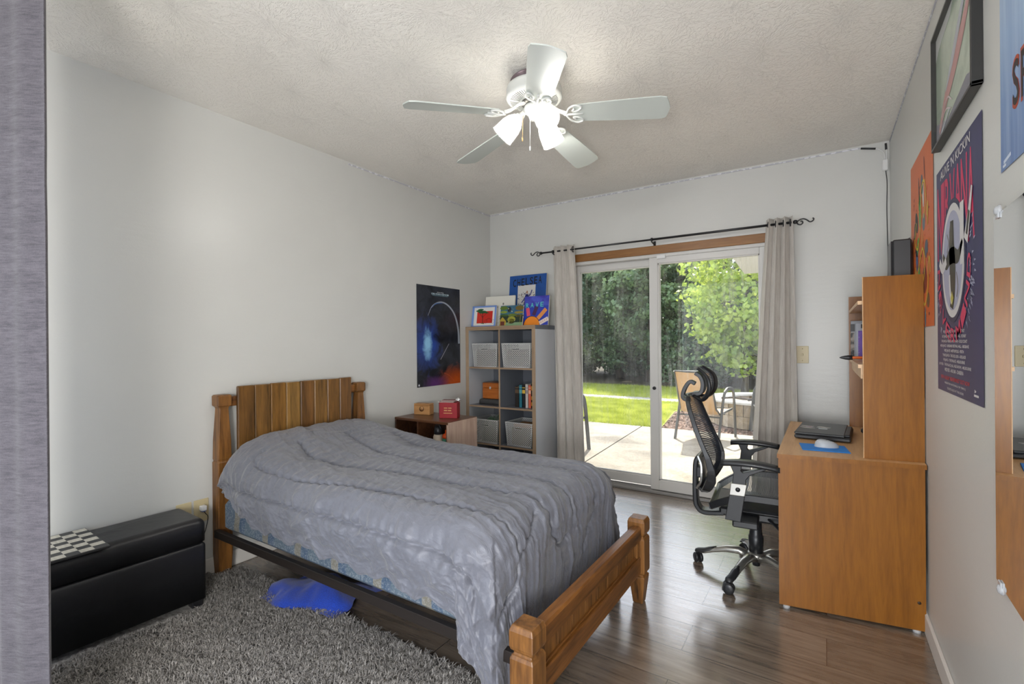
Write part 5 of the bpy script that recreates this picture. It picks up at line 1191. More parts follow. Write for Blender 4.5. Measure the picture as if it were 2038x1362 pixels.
# backrest
prof_ = [(0.435, -0.222, .13), (0.46, -0.203, .185), (0.51, -0.180, .215), (0.56, -0.176, .228), (0.62, -0.192, .230), (0.70, -0.226, .222), (0.78, -0.258, .205), (0.85, -0.283, .185), (0.885, -0.294, .165), (0.905, -0.300, .12)]
zs = np.array([p[0] for p in prof_]); xs_ = np.array([p[1] for p in prof_]); wsd = np.array([p[2] for p in prof_])
V = []; F = []; m_ = 40; n_ = 24
def bk(z, s): 
    w = np.interp(z, zs, wsd); x = np.interp(z, zs, xs_) - 0.045 * (1 - s * s) * min(1, w / .2); return (float(x), float(w * s), float(z))
for j in range(m_ + 1):
    z = 0.435 + 0.47 * j / m_
    for i in range(n_ + 1): V.append(bk(z, 2 * i / n_ - 1))
for j in range(m_):
    for i in range(n_): F.append((j * (n_ + 1) + i, j * (n_ + 1) + i + 1, (j + 1) * (n_ + 1) + i + 1, (j + 1) * (n_ + 1) + i))
npmesh('backrest', V, F, M['mesh'], oc)
def edge(s): return [bk(z, s) for z in np.linspace(.435, .905, 26)]
b = MB(); loopp = edge(-1) + [bk(.905, s) for s in np.linspace(-.8, .8, 7)] + edge(1)[::-1] + [bk(.435, s) for s in np.linspace(.8, -.8, 7)]
L_ = len(loopp); hh = [(0.008, 0.011 + 0.012 * max(0, 1 - abs(p[2] - .50) / .16)) for p in loopp]
b.tube([(p[0] - .006, p[1], p[2]) for p in loopp] + [(loopp[0][0] - .006, loopp[0][1], loopp[0][2])], hh + [hh[0]], square=True, up=(1, 0, 0)); b.build('back_frame', M['chairblack'], oc)
# second, darker band of mesh around the rim
V = []; F = []
for sd_ in (-1, 1):
    o_ = len(V)
    for j in range(31):
        z = 0.45 + 0.44 * j / 30
        for s in (1.0, .9, .8, .7): p = bk(z, s * sd_); V.append((p[0] - .004, p[1], p[2]))
    for j in range(30):
        for i in range(3): F.append((o_ + j * 4 + i, o_ + j * 4 + i + 1, o_ + (j + 1) * 4 + i + 1, o_ + (j + 1) * 4 + i))
npmesh('rim_mesh', V, F, M['mesh'], oc)
b = MB().tube(curve([(-.252, 0, .60), (-.278, 0, .56), (-.284, 0, .48), (-.284, 0, .36), (-.276, 0, .315), (-.245, 0, .290), (-.15, 0, .300)], 6), [(.030, .012)] * 37, square=True, up=(0, 1, 0.001)) if False else MB()
pts = curve([(-.256, 0, .592), (-.282, 0, .560), (-.288, 0, .48), (-.288, 0, .36), (-.278, 0, .315), (-.245, 0, .290), (-.15, 0, .300)], 6)
rings = []
for i, p in enumerate(pts):
    t_ = (pts[min(i + 1, len(pts) - 1)] - pts[max(i - 1, 0)]).normalized(); nn = Vector((t_.z, 0, -t_.x)); hw_ = .034; hn = .0125
    rings.append([tuple(p + nn * a_ + Vector((0, c_, 0))) for a_, c_ in ((hn, hw_ - .006), (hn, -hw_ + .006), (hn - .006, -hw_), (-hn + .006, -hw_), (-hn, -hw_ + .006), (-hn, hw_ - .006), (-hn + .006, hw_), (hn - .006, hw_))])
b.loft(rings, smooth=False); b.build('back_support', M['chairblack'], oc)
b = MB(); pts = curve([(-.264, 0, .60), (-.246, 0, .55), (-.250, 0, .47), (-.272, 0, .43)], 5); b.tube(pts, [(.11 * (1 - .3 * abs(i / 15 - .5)), .006) for i in range(len(pts))], square=True, up=(-1, 0, 0)); b.build('lumbar_pad', M['silver'], oc)
b = MB().box((-.285, -.03, .47), (-.250, .03, .53), .006); b.build('lumbar_slider', M['chairblack'], oc)
# spine to headrest
b = MB(); b.tube(curve([(-.300, 0, .88), (-.345, 0, .885), (-.352, 0, .91), (-.335, 0, .955), (-.310, 0, .982), (-.285, 0, .965)], 5), [(0.022, .008)] * 26, square=True, up=(0, 0, 1)) if False else None
pts = curve([(-.312, 0, .878), (-.346, 0, .888), (-.350, 0, .915), (-.334, 0, .955), (-.312, 0, .980), (-.286, 0, .970)], 5)
rings = []
for i, p in enumerate(pts):
    t_ = (pts[min(i + 1, len(pts) - 1)] - pts[max(i - 1, 0)]).normalized(); nn = Vector((t_.z, 0, -t_.x)); hw_ = .018; hn = .010
    rings.append([tuple(p + nn * a_ + Vector((0, c_, 0))) for a_, c_ in ((hn, hw_), (hn, -hw_), (-hn, -hw_), (-hn, hw_))])
MB().loft(rings, smooth=False).build('headrest_arm', M['chairblack'], oc, bevel=.003)
HP = curve([(-.318, .908, .060), (-.268, .893, .110), (-.234, .925, .140), (-.226, .975, .150), (-.242, 1.022, .140), (-.290, 1.060, .095)], 5)
def hr(j, s):
    p = HP[j]; return (p.x + .030 * s * s, p.z * s, p.y)
nh_ = len(HP) - 1
V = []; F = []
for j in range(nh_ + 1):
    for i in range(17): V.append(hr(j, 2 * i / 16 - 1))
for j in range(nh_):
    for i in range(16): F.append((j * 17 + i, j * 17 + i + 1, (j + 1) * 17 + i + 1, (j + 1) * 17 + i))
o = npmesh('headrest_pad', V, F, M['mesh'], oc)
for sd_ in (-1, 1):
    b = MB(); rings = []
    for j in range(nh_ + 1):
        k_ = math.sin(PI * (.08 + .84 * j / nh_)); w_ = .010 + .028 * k_
        p0, p1 = Vector(hr(j, sd_)), Vector(hr(j, sd_ * (1 - w_ / .14)))
        t_ = (HP[min(j + 1, nh_)] - HP[max(j - 1, 0)]); nn = Vector((t_.y, 0, -t_.x)).normalized() * .006
        rings.append([tuple(p0 + nn), tuple(p1 + nn * .6), tuple(p1 - nn), tuple(p0 - nn * 1.6)])
    b.loft(rings, smooth=True).build('headrest_frame', M['chairblack'], oc)
b = MB(); pts = curve([(-.282, 0, 1.03), (-.256, 0, 1.01), (-.244, 0, .97), (-.256, 0, .925), (-.300, 0, .915)], 5)
rings = []
for i, p in enumerate(pts):
    t_ = (pts[min(i + 1, len(pts) - 1)] - pts[max(i - 1, 0)]).normalized(); nn = Vector((t_.z, 0, -t_.x)); hw_ = .05; hn = .010
    rings.append([tuple(p + nn * a_ + Vector((0, c_, 0))) for a_, c_ in ((hn, hw_), (hn, -hw_), (-hn, -hw_), (-hn, hw_))])
b.loft(rings, smooth=False); b.build('headrest_bracket', M['chairblack'], oc, bevel=.003)
for sg_ in (-1, 1):
    y = .262 * sg_
    ar = bpy.data.objects.new('armrest', None); COL.objects.link(ar); ar.parent = oc
    b = MB(); rings = []
    for i in range(15):
        t_ = i / 14; x = -.135 + .245 * t_; z = .628 - .012 * (2 * t_ - .9) ** 2; w = .040 * (math.sin(PI * (0.14 + .72 * t_)) ** .45); h_ = .014
        rings.append([(x, y + w * math.cos(q), z + h_ * (abs(math.sin(q)) ** .6) * (1 if math.sin(q) > 0 else -1)) for q in [i2 * 2 * PI / 14 for i2 in range(14)]])
    b.loft(rings).build('arm_pad', M['chairblack'], ar)
    MB().prism([(-.088, .525), (-.082, .58), (-.098, .618), (-.045, .618), (-.050, .592), (-.042, .584), (.02, .606), (.055, .618), (.075, .618), (.04, .600), (-.012, .575), (-.028, .552), (-.030, .525)], y - .014, y + .014, 'y').build('arm_stem', M['chairblack'], ar, bevel=.003)
    MB().prism([(-.100, .474), (-.094, .530), (-.024, .530), (-.034, .474)], y - .018, y + .018, 'y').build('arm_sleeve', M['silver'], ar, bevel=.003)
    MB().lathe([(0.0, 0.0), (0.0105, 0.0), (0.0105, .003), (0, .004)], 16, (-.063, y - .018 if sg_ < 0 else y + .018, .504), (0, sg_, 0)).build('height_button', M['chairblack'], ar)
    MB().prism([(-.120, .355), (-.100, .474), (-.034, .474), (-.052, .352)], y - .017, y + .017, 'y').build('arm_post', M['chairblack'], ar, bevel=.003)

# ------------------------------------------------------------------ ceiling fan with three lamps
FX, FY = -1.112, 1.915
fan = thing('ceiling_fan', 'white five-blade ceiling fan with three lit glass lamps and a loose canopy', 'ceiling fan', (FX, FY, H))
M['fanw'] = mat('fan_white', srgb(208, 210, 206), 0.35)
M['bladew'] = mat('blade_white', srgb(196, 202, 196), 0.4)
MB().lathe([(0.012, -0.058), (0.012, 0.0)], 16).build('downrod', M['fanw'], fan)
b = MB(); q_ = Vector((-.30, .10, -1)).normalized()
b.lathe([(0.030, .034), (0.052, 0.016), (0.062, 0.0), (0.066, -.004), (0.060, -.006), (0.045, .004), (.02, .012)], 28, (-0.045, -0.012, -0.018), (.25, .1, -1)); b.build('canopy', mat('canopy_brown', srgb(124, 108, 112), 0.4, 0.6), fan)
MB().lathe([(0.0, -.055), (0.040, -.056), (0.090, -.058), (0.122, -.068), (0.127, -.080), (0.127, -.112), (.130, -.116), (0.127, -.121), (0.118, -.126), (0.060, -.136), (0.0, -.137)], 48).build('motor_housing', M['fanw'], fan)
for k in range(60):
    an = 2 * PI * k / 60
    if k % 12 in (0,): continue
    MB().tube([(.066 * math.cos(an), .066 * math.sin(an), -.1355), (.110 * math.cos(an), .110 * math.sin(an), -.1285)], .0011, 5).build('vent_slot', mat('slot_dark', srgb(96, 96, 94), 0.6), fan)
MB().lathe([(.034, -.136), (.058, -.137), (.060, -.142), (.052, -.150), (.034, -.152)], 32).build('flywheel', mat('flywheel', srgb(120, 118, 112), 0.35, .7), fan)
MB().lathe([(.0, -.150), (.040, -.151), (.046, -.158), (.046, -.176), (.040, -.186), (.026, -.196), (.022, -.214), (.0, -.218)], 32).build('switch_housing', M['fanw'], fan)
tips = [(.549 - 1.112 + 0.0, 0)]
dirs = []
for px_, py_ in ((-.549, 2.136), (-1.102, 2.491), (-1.638, 2.064), (-1.483, 1.449), (-.788, 1.435)): dirs.append(math.atan2(py_ - FY, px_ - FX))
a0 = sum((d_ - 2 * PI * k / 5 + PI) % (2 * PI) - PI if k else d_ for k, d_ in enumerate(dirs)) / 5
for k in range(5):
    an = a0 + 2 * PI * k / 5; 
    ir = bpy.data.objects.new('blade_iron', None)
    Rz = Matrix.Rotation(an, 4, 'Z')
    pitch = Matrix.Rotation(R(-13), 4, 'X')
    # iron
    b = MB(); b.T = Rz
    b.tube(curve([(.045, 0, -.146), (.075, 0, -.158), (.110, 0, -.186), (.150, 0, -.206)], 4), [(.012, .005)] * 13, square=True, up=(0, 0, 1))
    ringp = [(.150, .020), (.165, .045), (.190, .058), (.215, .050), (.222, .030), (.208, .012)]
    out_ = [(x, y) for x, y in ringp] + [(x, -y) for x, y in ringp[::-1]]
    b.T = Rz @ Matrix.Translation((0, 0, -.200)) @ pitch @ Matrix.Rotation(R(4.6), 4, 'Y')
    for sg_ in (-1, 1): b.tube(curve([(.150, .006 * sg_, 0), (.168, .040 * sg_, 0), (.195, .056 * sg_, 0), (.222, .044 * sg_, 0), (.205, .022 * sg_, 0), (.180, .020 * sg_, 0), (.190, .034 * sg_, 0)], 4), .0045, 8)
    b.tube([(.14, 0, 0), (.225, 0, 0)], .005, 8)
    b.build('blade_iron', M['fanw'], fan)
    # blade
    b = MB(); b.T = Rz @ Matrix.Translation((0, 0, -.200)) @ pitch @ Matrix.Rotation(R(4.6), 4, 'Y')
    ed = [(.185, .050), (.24, .056), (.35, .062), (.46, .067), (.555, .070), (.580, .062), (.586, .045), (.590, .030), (.594, .012), (.596, 0)]
    up_ = [(x, y) for x, y in ed]; lo_ = [(x, -y) for x, y in ed[::-1][1:]]; poly = up_ + lo_ + [(.180, -.02), (.180, .02)]
    n__ = len(poly); vs = [(x, y, .004) for x, y in poly] + [(x, y, .009) for x, y in poly]
    b.add(vs, [tuple(range(n__))[::-1], tuple(range(n__, 2 * n__))] + [(i, (i + 1) % n__, n__ + (i + 1) % n__, n__ + i) for i in range(n__)])
    b.build('blade', M['bladew'], fan)
M['bulb'] = mat('bulb_glow', (1, 1, 1), 0.5, emit=(1.0, 0.93, 0.82), estr=22)
gm = bpy.data.materials.new('frosted_glass'); gm.use_nodes = True; nt = gm.node_tree; nt.nodes.clear()
out = N(nt, 'ShaderNodeOutputMaterial'); tl = N(nt, 'ShaderNodeBsdfTranslucent'); tl.inputs[0].default_value = (.56, .55, .53, 1); dfu = N(nt, 'ShaderNodeBsdfDiffuse'); dfu.inputs[0].default_value = (.9, .9, .87, 1)
tp = N(nt, 'ShaderNodeBsdfTransparent'); m1 = N(nt, 'ShaderNodeMixShader'); m1.inputs[0].default_value = .35; m2 = N(nt, 'ShaderNodeMixShader'); m2.inputs[0].default_value = .25
nt.links.new(tl.outputs[0], m1.inputs[1]); nt.links.new(dfu.outputs[0], m1.inputs[2]); nt.links.new(m1.outputs[0], m2.inputs[1]); nt.links.new(tp.outputs[0], m2.inputs[2]); nt.links.new(m2.outputs[0], out.inputs[0])
front = math.atan2(-FY, -FX) + R(22)
for k in range(3):
    an = front + 2 * PI * k / 3; dvec = Vector((math.cos(an), math.sin(an), -1.0)).normalized()
    lk = bpy.data.objects.new('lamp', None); COL.objects.link(lk); lk.parent = fan
    s0 = Vector((.036 * math.cos(an), .036 * math.sin(an), -.178)); s1 = s0 + Vector((math.cos(an) * .022, math.sin(an) * .022, -.006)); c0_ = s1 + dvec * .008
    MB().tube([s0, s1, c0_], [.009, .009, .012], 12).lathe([(.016, 0), (.020, .006), (.020, .020), (.016, .024)], 20, c0_, dvec).build('lamp_holder', M['fanw'], lk)
    MB().lathe([(.020, .012), (.026, .018), (.040, .040), (.047, .065), (.0495, .090), (.052, .122), (.054, .126)], 32, c0_, dvec, cap=False).build('lamp_shade', gm, lk, solid=.002)
    MB().lathe([(.010, .020), (.012, .035), (.022, .055), (.027, .072), (.024, .088), (.012, .099), (0, .101)], 20, c0_, dvec).build('bulb', M['bulb'], lk)
    ld = bpy.data.lights.new('lamp_light', 'POINT'); ld.energy = LAMP_W; ld.color = (1.0, .98, .955); ld.shadow_soft_size = .035
    lo = bpy.data.objects.new('lamp_light', ld); COL.objects.link(lo); lo.parent = lk; lo.location = c0_ + dvec * .075
for x, y, zl, m in ((-.046, -.02, -.30, mat('chain_brass', srgb(190, 160, 110), .4, .6)), (.0, -.036, -.36, M['white'])):
    b = MB().tube([(x, y, -.17), (x * 1.1, y * 1.1, zl)], .0011, 6); b.lathe([(.0, -.012), (.003, -.010), (.003, .008), (0, .01)], 10, (x * 1.1, y * 1.1, zl)); b.build('pull_chain', m, fan)
# LED strip light round the top of the walls
M['led'] = bpy.data.materials.new('led_strip'); nt, b = nodes(M['led'])
ck = N(nt, 'ShaderNodeTexNoise'); ck.inputs['Scale'].default_value = 40; nt.links.new(coords(nt, 'Object'), ck.inputs['Vector'])
nt.links.new(ramp(nt, ck.outputs[0], [(0.45, srgb(186, 186, 194)), (0.55, srgb(226, 226, 232))], 'CONSTANT'), b.inputs['Base Color'])
ls = thing('light_strip', 'unlit white light strip stuck along the top edge of the walls', 'light strip', (XL, YB, H))
Hh = -.012
MB().box((.0, -1.655, Hh - .008), (.003, -.004, Hh)).build('strip_run', M['led'], ls)
MB().box((.004, -.004, Hh - .008), (2.91, -.0005, Hh)).build('strip_run', M['led'], ls)
MB().box((XR - XL - .0035, -3.9, Hh - .008), (XR - XL - .0005, -.03, Hh)).build('strip_run', M['led'], ls)
led = thing('strip_controller', 'white light strip controller box with its black plugs and cable in the right corner', 'controller', (XR - .02, YB - .02, 2.29))
MB().box((-.017, -.012, -.04), (.011, .012, .03), .004).build('box', M['white'], led)
MB().tube(curve([(-.005, 0, .03), (-.01, -.005, .07), (-.035, 0, .10), (-.05, 0, .108)], 5), .003, 8).build('lead', M['white'], led)
MB().tube([(-.05, 0, .108), (-.125, .006, .128)], .006, 8).build('plug', M['blackp'], led)
MB().tube(curve([(.002, 0, .03), (.004, -.003, .07), (.002, -.004, .10)], 5), .003, 8).build('lead', M['white'], led)
MB().tube([(.002, -.004, .09), (.0, -.006, .128)], .006, 8).build('plug', M['blackp'], led)
MB().tube(curve([(.0, .004, -.04), (.006, .006, -.12), (.004, .008, -.3), (.008, .006, -.6), (.006, .008, -.80), (.008, .006, -.95), (.0, 0, -1.35)], 6), .0025, 6).build('cable', M['blackp'], led)

# ------------------------------------------------------------------ outdoors
def ground(name, x0, y0, x1, y1, z, m, th=0.05):
    b = MB().box((x0, y0, z - th), (x1, y1, z)); return struct(name, b, m)
cm_ = bpy.data.materials.new('patio_concrete'); nt, b = nodes(cm_)
n1 = noise(nt, coords(nt, 'Object'), 1.6, 5, 0.6, 0.6); n2 = noise(nt, coords(nt, 'Object'), 45, 3, 0.6)
c = ramp(nt, n1, [(0.3, srgb(128, 118, 104)), (0.5, srgb(176, 165, 148)), (0.75, srgb(192, 182, 166))])
nt.links.new(mixc(nt, 0.15, c, ramp(nt, n2, [(0.4, srgb(120, 110, 98)), (0.6, srgb(220, 214, 200))])), b.inputs['Base Color']); b.inputs['Roughness'].default_value = 0.85
bump(nt, b, n2, 0.3, 0.003)
gz = -0.03
# two slabs with a diagonal joint between them
jA = Vector((-2.02, 3.97)); jd = (Vector((-2.223, 6.86)) - Vector((-2.07, 4.66))).normalized()
b = MB(); e = 0.008
def slab(poly):
    b = MB(); b.prism(poly, gz - .06, gz, 'z'); return b
jx = lambda y: -2.07 + (y - 4.66) * jd.x / jd.y
slab([(-9, 3.97), (jx(3.97) - e, 3.97), (jx(6.85) - e, 6.85), (-9, 6.72)]).build('patio_slab', cm_)['kind'] = 'structure'
slab([(jx(3.97) + e, 3.97), (4, 3.97), (4, 6.95), (jx(6.85) + e, 6.85)]).build('patio_slab', cm_)['kind'] = 'structure'
soil = mat('soil', srgb(96, 82, 62), 0.95)
ground('ground', -60, 3.97, 60, 90, gz - .065, soil)
gm_ = bpy.data.materials.new('lawn_base'); nt, b = nodes(gm_)
n1 = noise(nt, coords(nt, 'Object'), 1.2, 5, 0.6); nt.links.new(ramp(nt, n1, [(0.3, srgb(124, 138, 52)), (0.7, srgb(166, 178, 84))]), b.inputs['Base Color']); b.inputs['Roughness'].default_value = 0.9
b = MB(); b.prism([(-14, 6.66), (-2.2, 6.86), (-1.95, 6.87), (-2.2, 8.6), (-1.75, 9.35), (3, 9.5), (3, 10.1), (-14, 9.6)], gz - .05, gz - .005, 'z'); o = b.build('lawn', gm_); o['kind'] = 'structure'
b = MB(); b.prism([(-14, 10.25), (3, 10.75), (3, 13.2), (-14, 12.9)], gz - .05, gz, 'z'); o = b.build('far_lawn', gm_); o['kind'] = 'structure'
b = MB(); b.prism([(-14, 9.55), (4, 10.05), (4, 10.8), (-14, 10.3)], gz - .06, gz - .01, 'z'); o = b.build('garden_path', mat('path_grey', srgb(178, 172, 164), 0.9)); o['kind'] = 'structure'
mu = print_noise('mulch', [(0.35, srgb(60, 44, 36)), (0.5, srgb(120, 92, 78)), (0.7, srgb(168, 146, 130))], s=28, rough=0.95)
b = MB(); b.prism([(-1.94, 6.86), (4, 6.95), (4, 9.5), (-1.7, 9.4), (-2.22, 8.6)], gz - .05, gz - .01, 'z'); o = b.build('mulch_bed', mu); o['kind'] = 'structure'
ground('woodland_floor', -40, 13.0, 40, 40, gz - .01, mat('leaf_litter', srgb(84, 74, 54), 0.95))
# mulch chips
rs = np.random.RandomState(8); n_ = 2600
X = rs.uniform(-2.1, 0.6, n_); Y = rs.uniform(6.9, 9.2, n_); ok = (X > -2.15 + (Y < 8.6) * 0.2 * (8.6 - Y) / 1.7 ) & ~(((X + 0.75) ** 2 + (Y - 8.0) ** 2) < .85 ** 2); X, Y = X[ok], Y[ok]; n_ = len(X)
a_ = rs.uniform(0, 6.3, n_); l_ = rs.uniform(.012, .035, n_); w_ = rs.uniform(.004, .012, n_); tz = rs.normal(0, .006, n_)
C0 = np.stack([X, Y, np.full(n_, gz + .008)], -1); Dv = np.stack([np.cos(a_) * l_, np.sin(a_) * l_, tz], -1); Ev = np.stack([-np.sin(a_) * w_, np.cos(a_) * w_, rs.normal(0, .004, n_)], -1)
V = np.stack([C0 - Dv - Ev, C0 + Dv - Ev, C0 + Dv + Ev, C0 - Dv + Ev], 1).reshape(-1, 3); F = np.arange(n_ * 4).reshape(-1, 4)
o = npmesh('mulch_chips', V, F, mu, smooth=False); tag(o, 'brown bark mulch strewn between the patio and the fire pit', 'mulch', kind='stuff')
# grass blades
M['grass'] = bpy.data.materials.new('grass_blades'); M['grass'].use_nodes = True; nt = M['grass'].node_tree; nt.nodes.clear()
def leafmat(m, c1, c2, scale=6, tr=0.45, rough=.45):
    m.use_nodes = True; nt = m.node_tree; nt.nodes.clear()
    out = N(nt, 'ShaderNodeOutputMaterial'); p = N(nt, 'ShaderNodeBsdfPrincipled'); t = N(nt, 'ShaderNodeBsdfTranslucent'); mx = N(nt, 'ShaderNodeMixShader'); mx.inputs[0].default_value = tr
    c = ramp(nt, noise(nt, coords(nt, 'Object'), scale, 3, 0.6), [(0.3, c1), (0.7, c2)])
    p.inputs['Roughness'].default_value = rough; nt.links.new(c, p.inputs['Base Color'])
    hs = N(nt, 'ShaderNodeHueSaturation'); hs.inputs['Value'].default_value = 1.25; hs.inputs['Hue'].default_value = 0.485; nt.links.new(c, hs.inputs['Color']); nt.links.new(hs.outputs[0], t.inputs[0])
    nt.links.new(p.outputs[0], mx.inputs[1]); nt.links.new(t.outputs[0], mx.inputs[2]); nt.links.new(mx.outputs[0], out.inputs[0]); return m
leafmat(M['grass'], srgb(140, 156, 52), srgb(202, 208, 104), 3)
def grass(name, lab, x0, y0, x1, y1, n_, hmin, hmax, seed, test=None):
    rs = np.random.RandomState(seed); X = rs.uniform(x0, x1, n_); Y = rs.uniform(y0, y1, n_)
    if test is not None: k = test(X, Y); X, Y = X[k], Y[k]; n_ = len(X)
    h_ = rs.uniform(hmin, hmax, n_); a_ = rs.uniform(0, 6.3, n_); w_ = .0035; la = rs.uniform(0, 6.3, n_); ll = h_ * rs.uniform(.2, .7, n_)
    B = np.stack([X, Y, np.full(n_, gz - .006)], -1); S_ = np.stack([np.cos(a_) * w_, np.sin(a_) * w_, 0 * a_], -1); T = B + np.stack([np.cos(la) * ll, np.sin(la) * ll, h_], -1)
    V = np.stack([B - S_, B + S_, T], 1).reshape(-1, 3); F = np.arange(n_ * 3).reshape(-1, 3)
    o = npmesh(name, V, F, M['grass'], smooth=False); tag(o, lab, 'grass', kind='stuff'); return o
grass('grass', 'sunlit green grass blades of the lawn just past the patio', -5.6, 6.72, -1.6, 9.8, 90000, .02, .065, 3, lambda X, Y: (Y > 6.86 + (X + 2.1) * .017) & (X < -1.98 - .15 * np.clip(Y - 7, 0, 1.6) + .5 * np.clip(Y - 8.7, 0, 1)) | ((Y > 9.4) & (X > -2)) )
grass('grass', 'darker strip of grass beyond the pale garden path', -8, 10.35, 1.5, 12.9, 45000, .03, .09, 4)
# fire pit ring of stone blocks
fp = thing('fire_pit', 'round fire pit of tan stone blocks behind the patio chairs', 'fire pit', (-0.72, 8.05, gz))
stn = [print_noise('stone%d' % k, [(0.3, srgb(*[int(v * .8) for v in c])), (0.7, srgb(*c))], s=14, rough=0.9) for k, c in enumerate(((186, 168, 140), (168, 152, 128), (198, 182, 158)))]
for lv in range(2):
    for k in range(22):
        a0_ = 2 * PI * (k + .5 * lv) / 22; a1_ = a0_ + 2 * PI / 22 - .012
        P = [(r * math.cos(t), r * math.sin(t)) for r, t in ((.55, a0_), (.78, a0_), (.80, (a0_ + a1_) / 2), (.78, a1_), (.55, a1_))]
        b = MB().prism(P, lv * .17 + .002, lv * .17 + .168); b.build('stone_block', stn[(k * 7 + lv) % 3], fp)
b = MB(); b.lathe([(.84, .342), (.84, .37), (.52, .372), (.52, .342)], 40, cap=False); b.build('cap_ring', mat('cap_stone', srgb(190, 186, 178), .8), fp)
for k, (x, y, an) in enumerate(((.1, -.5, .3), (.3, -.35, -.5), (-.25, -.45, .1))):
    lg = thing('log', ['charred stick lying on the left of the fire pit rim', 'thick reddish stick across the fire pit', 'thin stick on the near rim of the fire pit'][k], 'stick', (-.72 + x, 8.05 + y, gz + .39), an)
    MB().tube(curve([(-.30, 0, 0), (-.1, .02, .01), (.1, -.01, .0), (.3, .02, .01)], 4), [.016 - .0007 * i for i in range(13)], 8).build('stick', mat('log%d' % k, srgb(*((60, 52, 48), (120, 76, 60), (88, 78, 70))[k]), .9), lg)
# sling patio chairs
M['chairtube'] = mat('patio_chair_tube', srgb(92, 92, 90), 0.45, 0.3); M['sling'] = fabric('tan_sling', srgb(212, 172, 120), srgb(196, 154, 102), 200, 0.7)
def sling_chair(lab, x, y, rz, m=None):
    t = thing('patio_chair', lab, 'patio chair', (x, y, gz), rz)
    for s in (-1, 1):
        X = s * .265
        fl = bpy.data.objects.new('side_frame', None); COL.objects.link(fl); fl.parent = t
        MB().tube(curve([(X, -.30, 0), (X, -.27, .30), (X, -.24, .54), (X, -.19, .615), (X, -.08, .63), (X, .02, .615), (X, .12, .52), (X, .30, .02), (X, .31, 0)], 5), [(.022, .010)] * 41, square=True, up=(1, 0, 0)).build('leg_loop', M['chairtube'], fl)
        MB().tube([(s * .235, -.26, .36), (s * .235, .16, .33), (s * .222, .24, .40), (s * .215, .42, .86)], [(.012, .009)] * 4, square=True, up=(1, 0, 0)).build('seat_rail', M['chairtube'], fl)
        MB().tube([(X, .07, .33), (s * .235, .07, .335)], .008, 8).build('joint', M['chairtube'], fl)
    MB().tube([(-.235, -.26, .36), (.235, -.26, .36)], .010, 8).build('front_bar', M['chairtube'], t); MB().tube([(-.215, .42, .86), (.215, .42, .86)], .011, 8).build('top_bar', M['chairtube'], t)
    MB().tube([(-.265, .20, .30), (.265, .20, .30)], .010, 8).build('rear_bar', M['chairtube'], t)
    V = []; F = []; pr_ = [(-.255, .362), (-.05, .340), (.14, .325), (.20, .345), (.238, .40), (.30, .555), (.36, .71), (.415, .855)]
    for j, (yy_, zz_) in enumerate(pr_):
        for i in range(9): u = i / 4 - 1; V.append((u * (.228 - .014 * max(0, j - 3) / 4), yy_ + .006, zz_ - .012 * (1 - u * u)))
    for j in range(len(pr_) - 1):
        for i in range(8): F.append((j * 9 + i, j * 9 + i + 1, (j + 1) * 9 + i + 1, (j + 1) * 9 + i))
    o = npmesh('sling', V, F, m or M['sling'], t); return t
sling_chair('tan sling patio chair by the fire pit, seen behind the office chair headrest', -1.27, 6.45, R(170))
sling_chair('dark patio chair half hidden behind the right curtain', -0.50, 7.02, R(-78), mat('sling_dark', srgb(60, 56, 54), .7))
sling_chair('patio chair mostly hidden behind the left curtain, one leg showing', -2.62, 4.90, R(75))
# ------------------------------------------------------------------ trees
def tree_mesh(seed, n_leaf, h, r, zb, leaf, kind):
    rs = np.random.RandomState(seed); cs = []
    if kind == 'pine':
        for k in range(170):
            t = rs.rand() ** .8; z = zb + (h - zb) * t; rad = r * (1 - t) ** .7 * rs.uniform(.55, 1.05) + .1; a_ = rs.uniform(0, 2 * np.pi); cs.append((rad * np.cos(a_), rad * np.sin(a_), z - .15 * rad, .36 * (1.1 - .5 * t)))
    else:
        for k in range(120):
            v = rs.normal(size=3); v /= np.linalg.norm(v); q = rs.uniform(.6, 1.05); cs.append((v[0] * r * q, v[1] * r * q, zb + (h - zb) * .5 + v[2] * (h - zb) * .5 * q, .30))
    cs = np.array(cs); ci = rs.randint(0, len(cs), n_leaf); v = rs.normal(size=(n_leaf, 3)); v /= np.linalg.norm(v, axis=1)[:, None]
    P = cs[ci, :3] + v * (cs[ci, 3] * rs.uniform(.5, 1.1, n_leaf))[:, None] * np.array([1.2, 1.2, .7])
    a_ = rs.normal(size=(n_leaf, 3)); a_ /= np.linalg.norm(a_, axis=1)[:, None]; b_ = np.cross(a_, v); b_ /= np.linalg.norm(b_, axis=1)[:, None] + 1e-9
    L_ = leaf * rs.uniform(.6, 1.3, n_leaf)[:, None]; Wd = L_ * (.28 if kind == 'pine' else .42)
    V = np.stack([P, P + a_ * L_ * .5 + b_ * Wd, P + a_ * L_, P + a_ * L_ * .5 - b_ * Wd], 1).reshape(-1, 3)
    return V, np.arange(n_leaf * 4).reshape(-1, 4)
lm1 = leafmat(bpy.data.materials.new('leaf_dark'), srgb(58, 78, 58), srgb(104, 128, 96), 1.5, .35, .35)
lm2 = leafmat(bpy.data.materials.new('leaf_mid'), srgb(76, 98, 66), srgb(132, 156, 108), 1.5, .35, .35)
lm3 = leafmat(bpy.data.materials.new('leaf_bright'), srgb(112, 144, 56), srgb(186, 200, 100), 2.5, .45, .35)
bark = print_noise('bark', [(0.3, srgb(44, 36, 30)), (0.7, srgb(84, 70, 58))], (1, 1, .2), s=9, rough=.95)
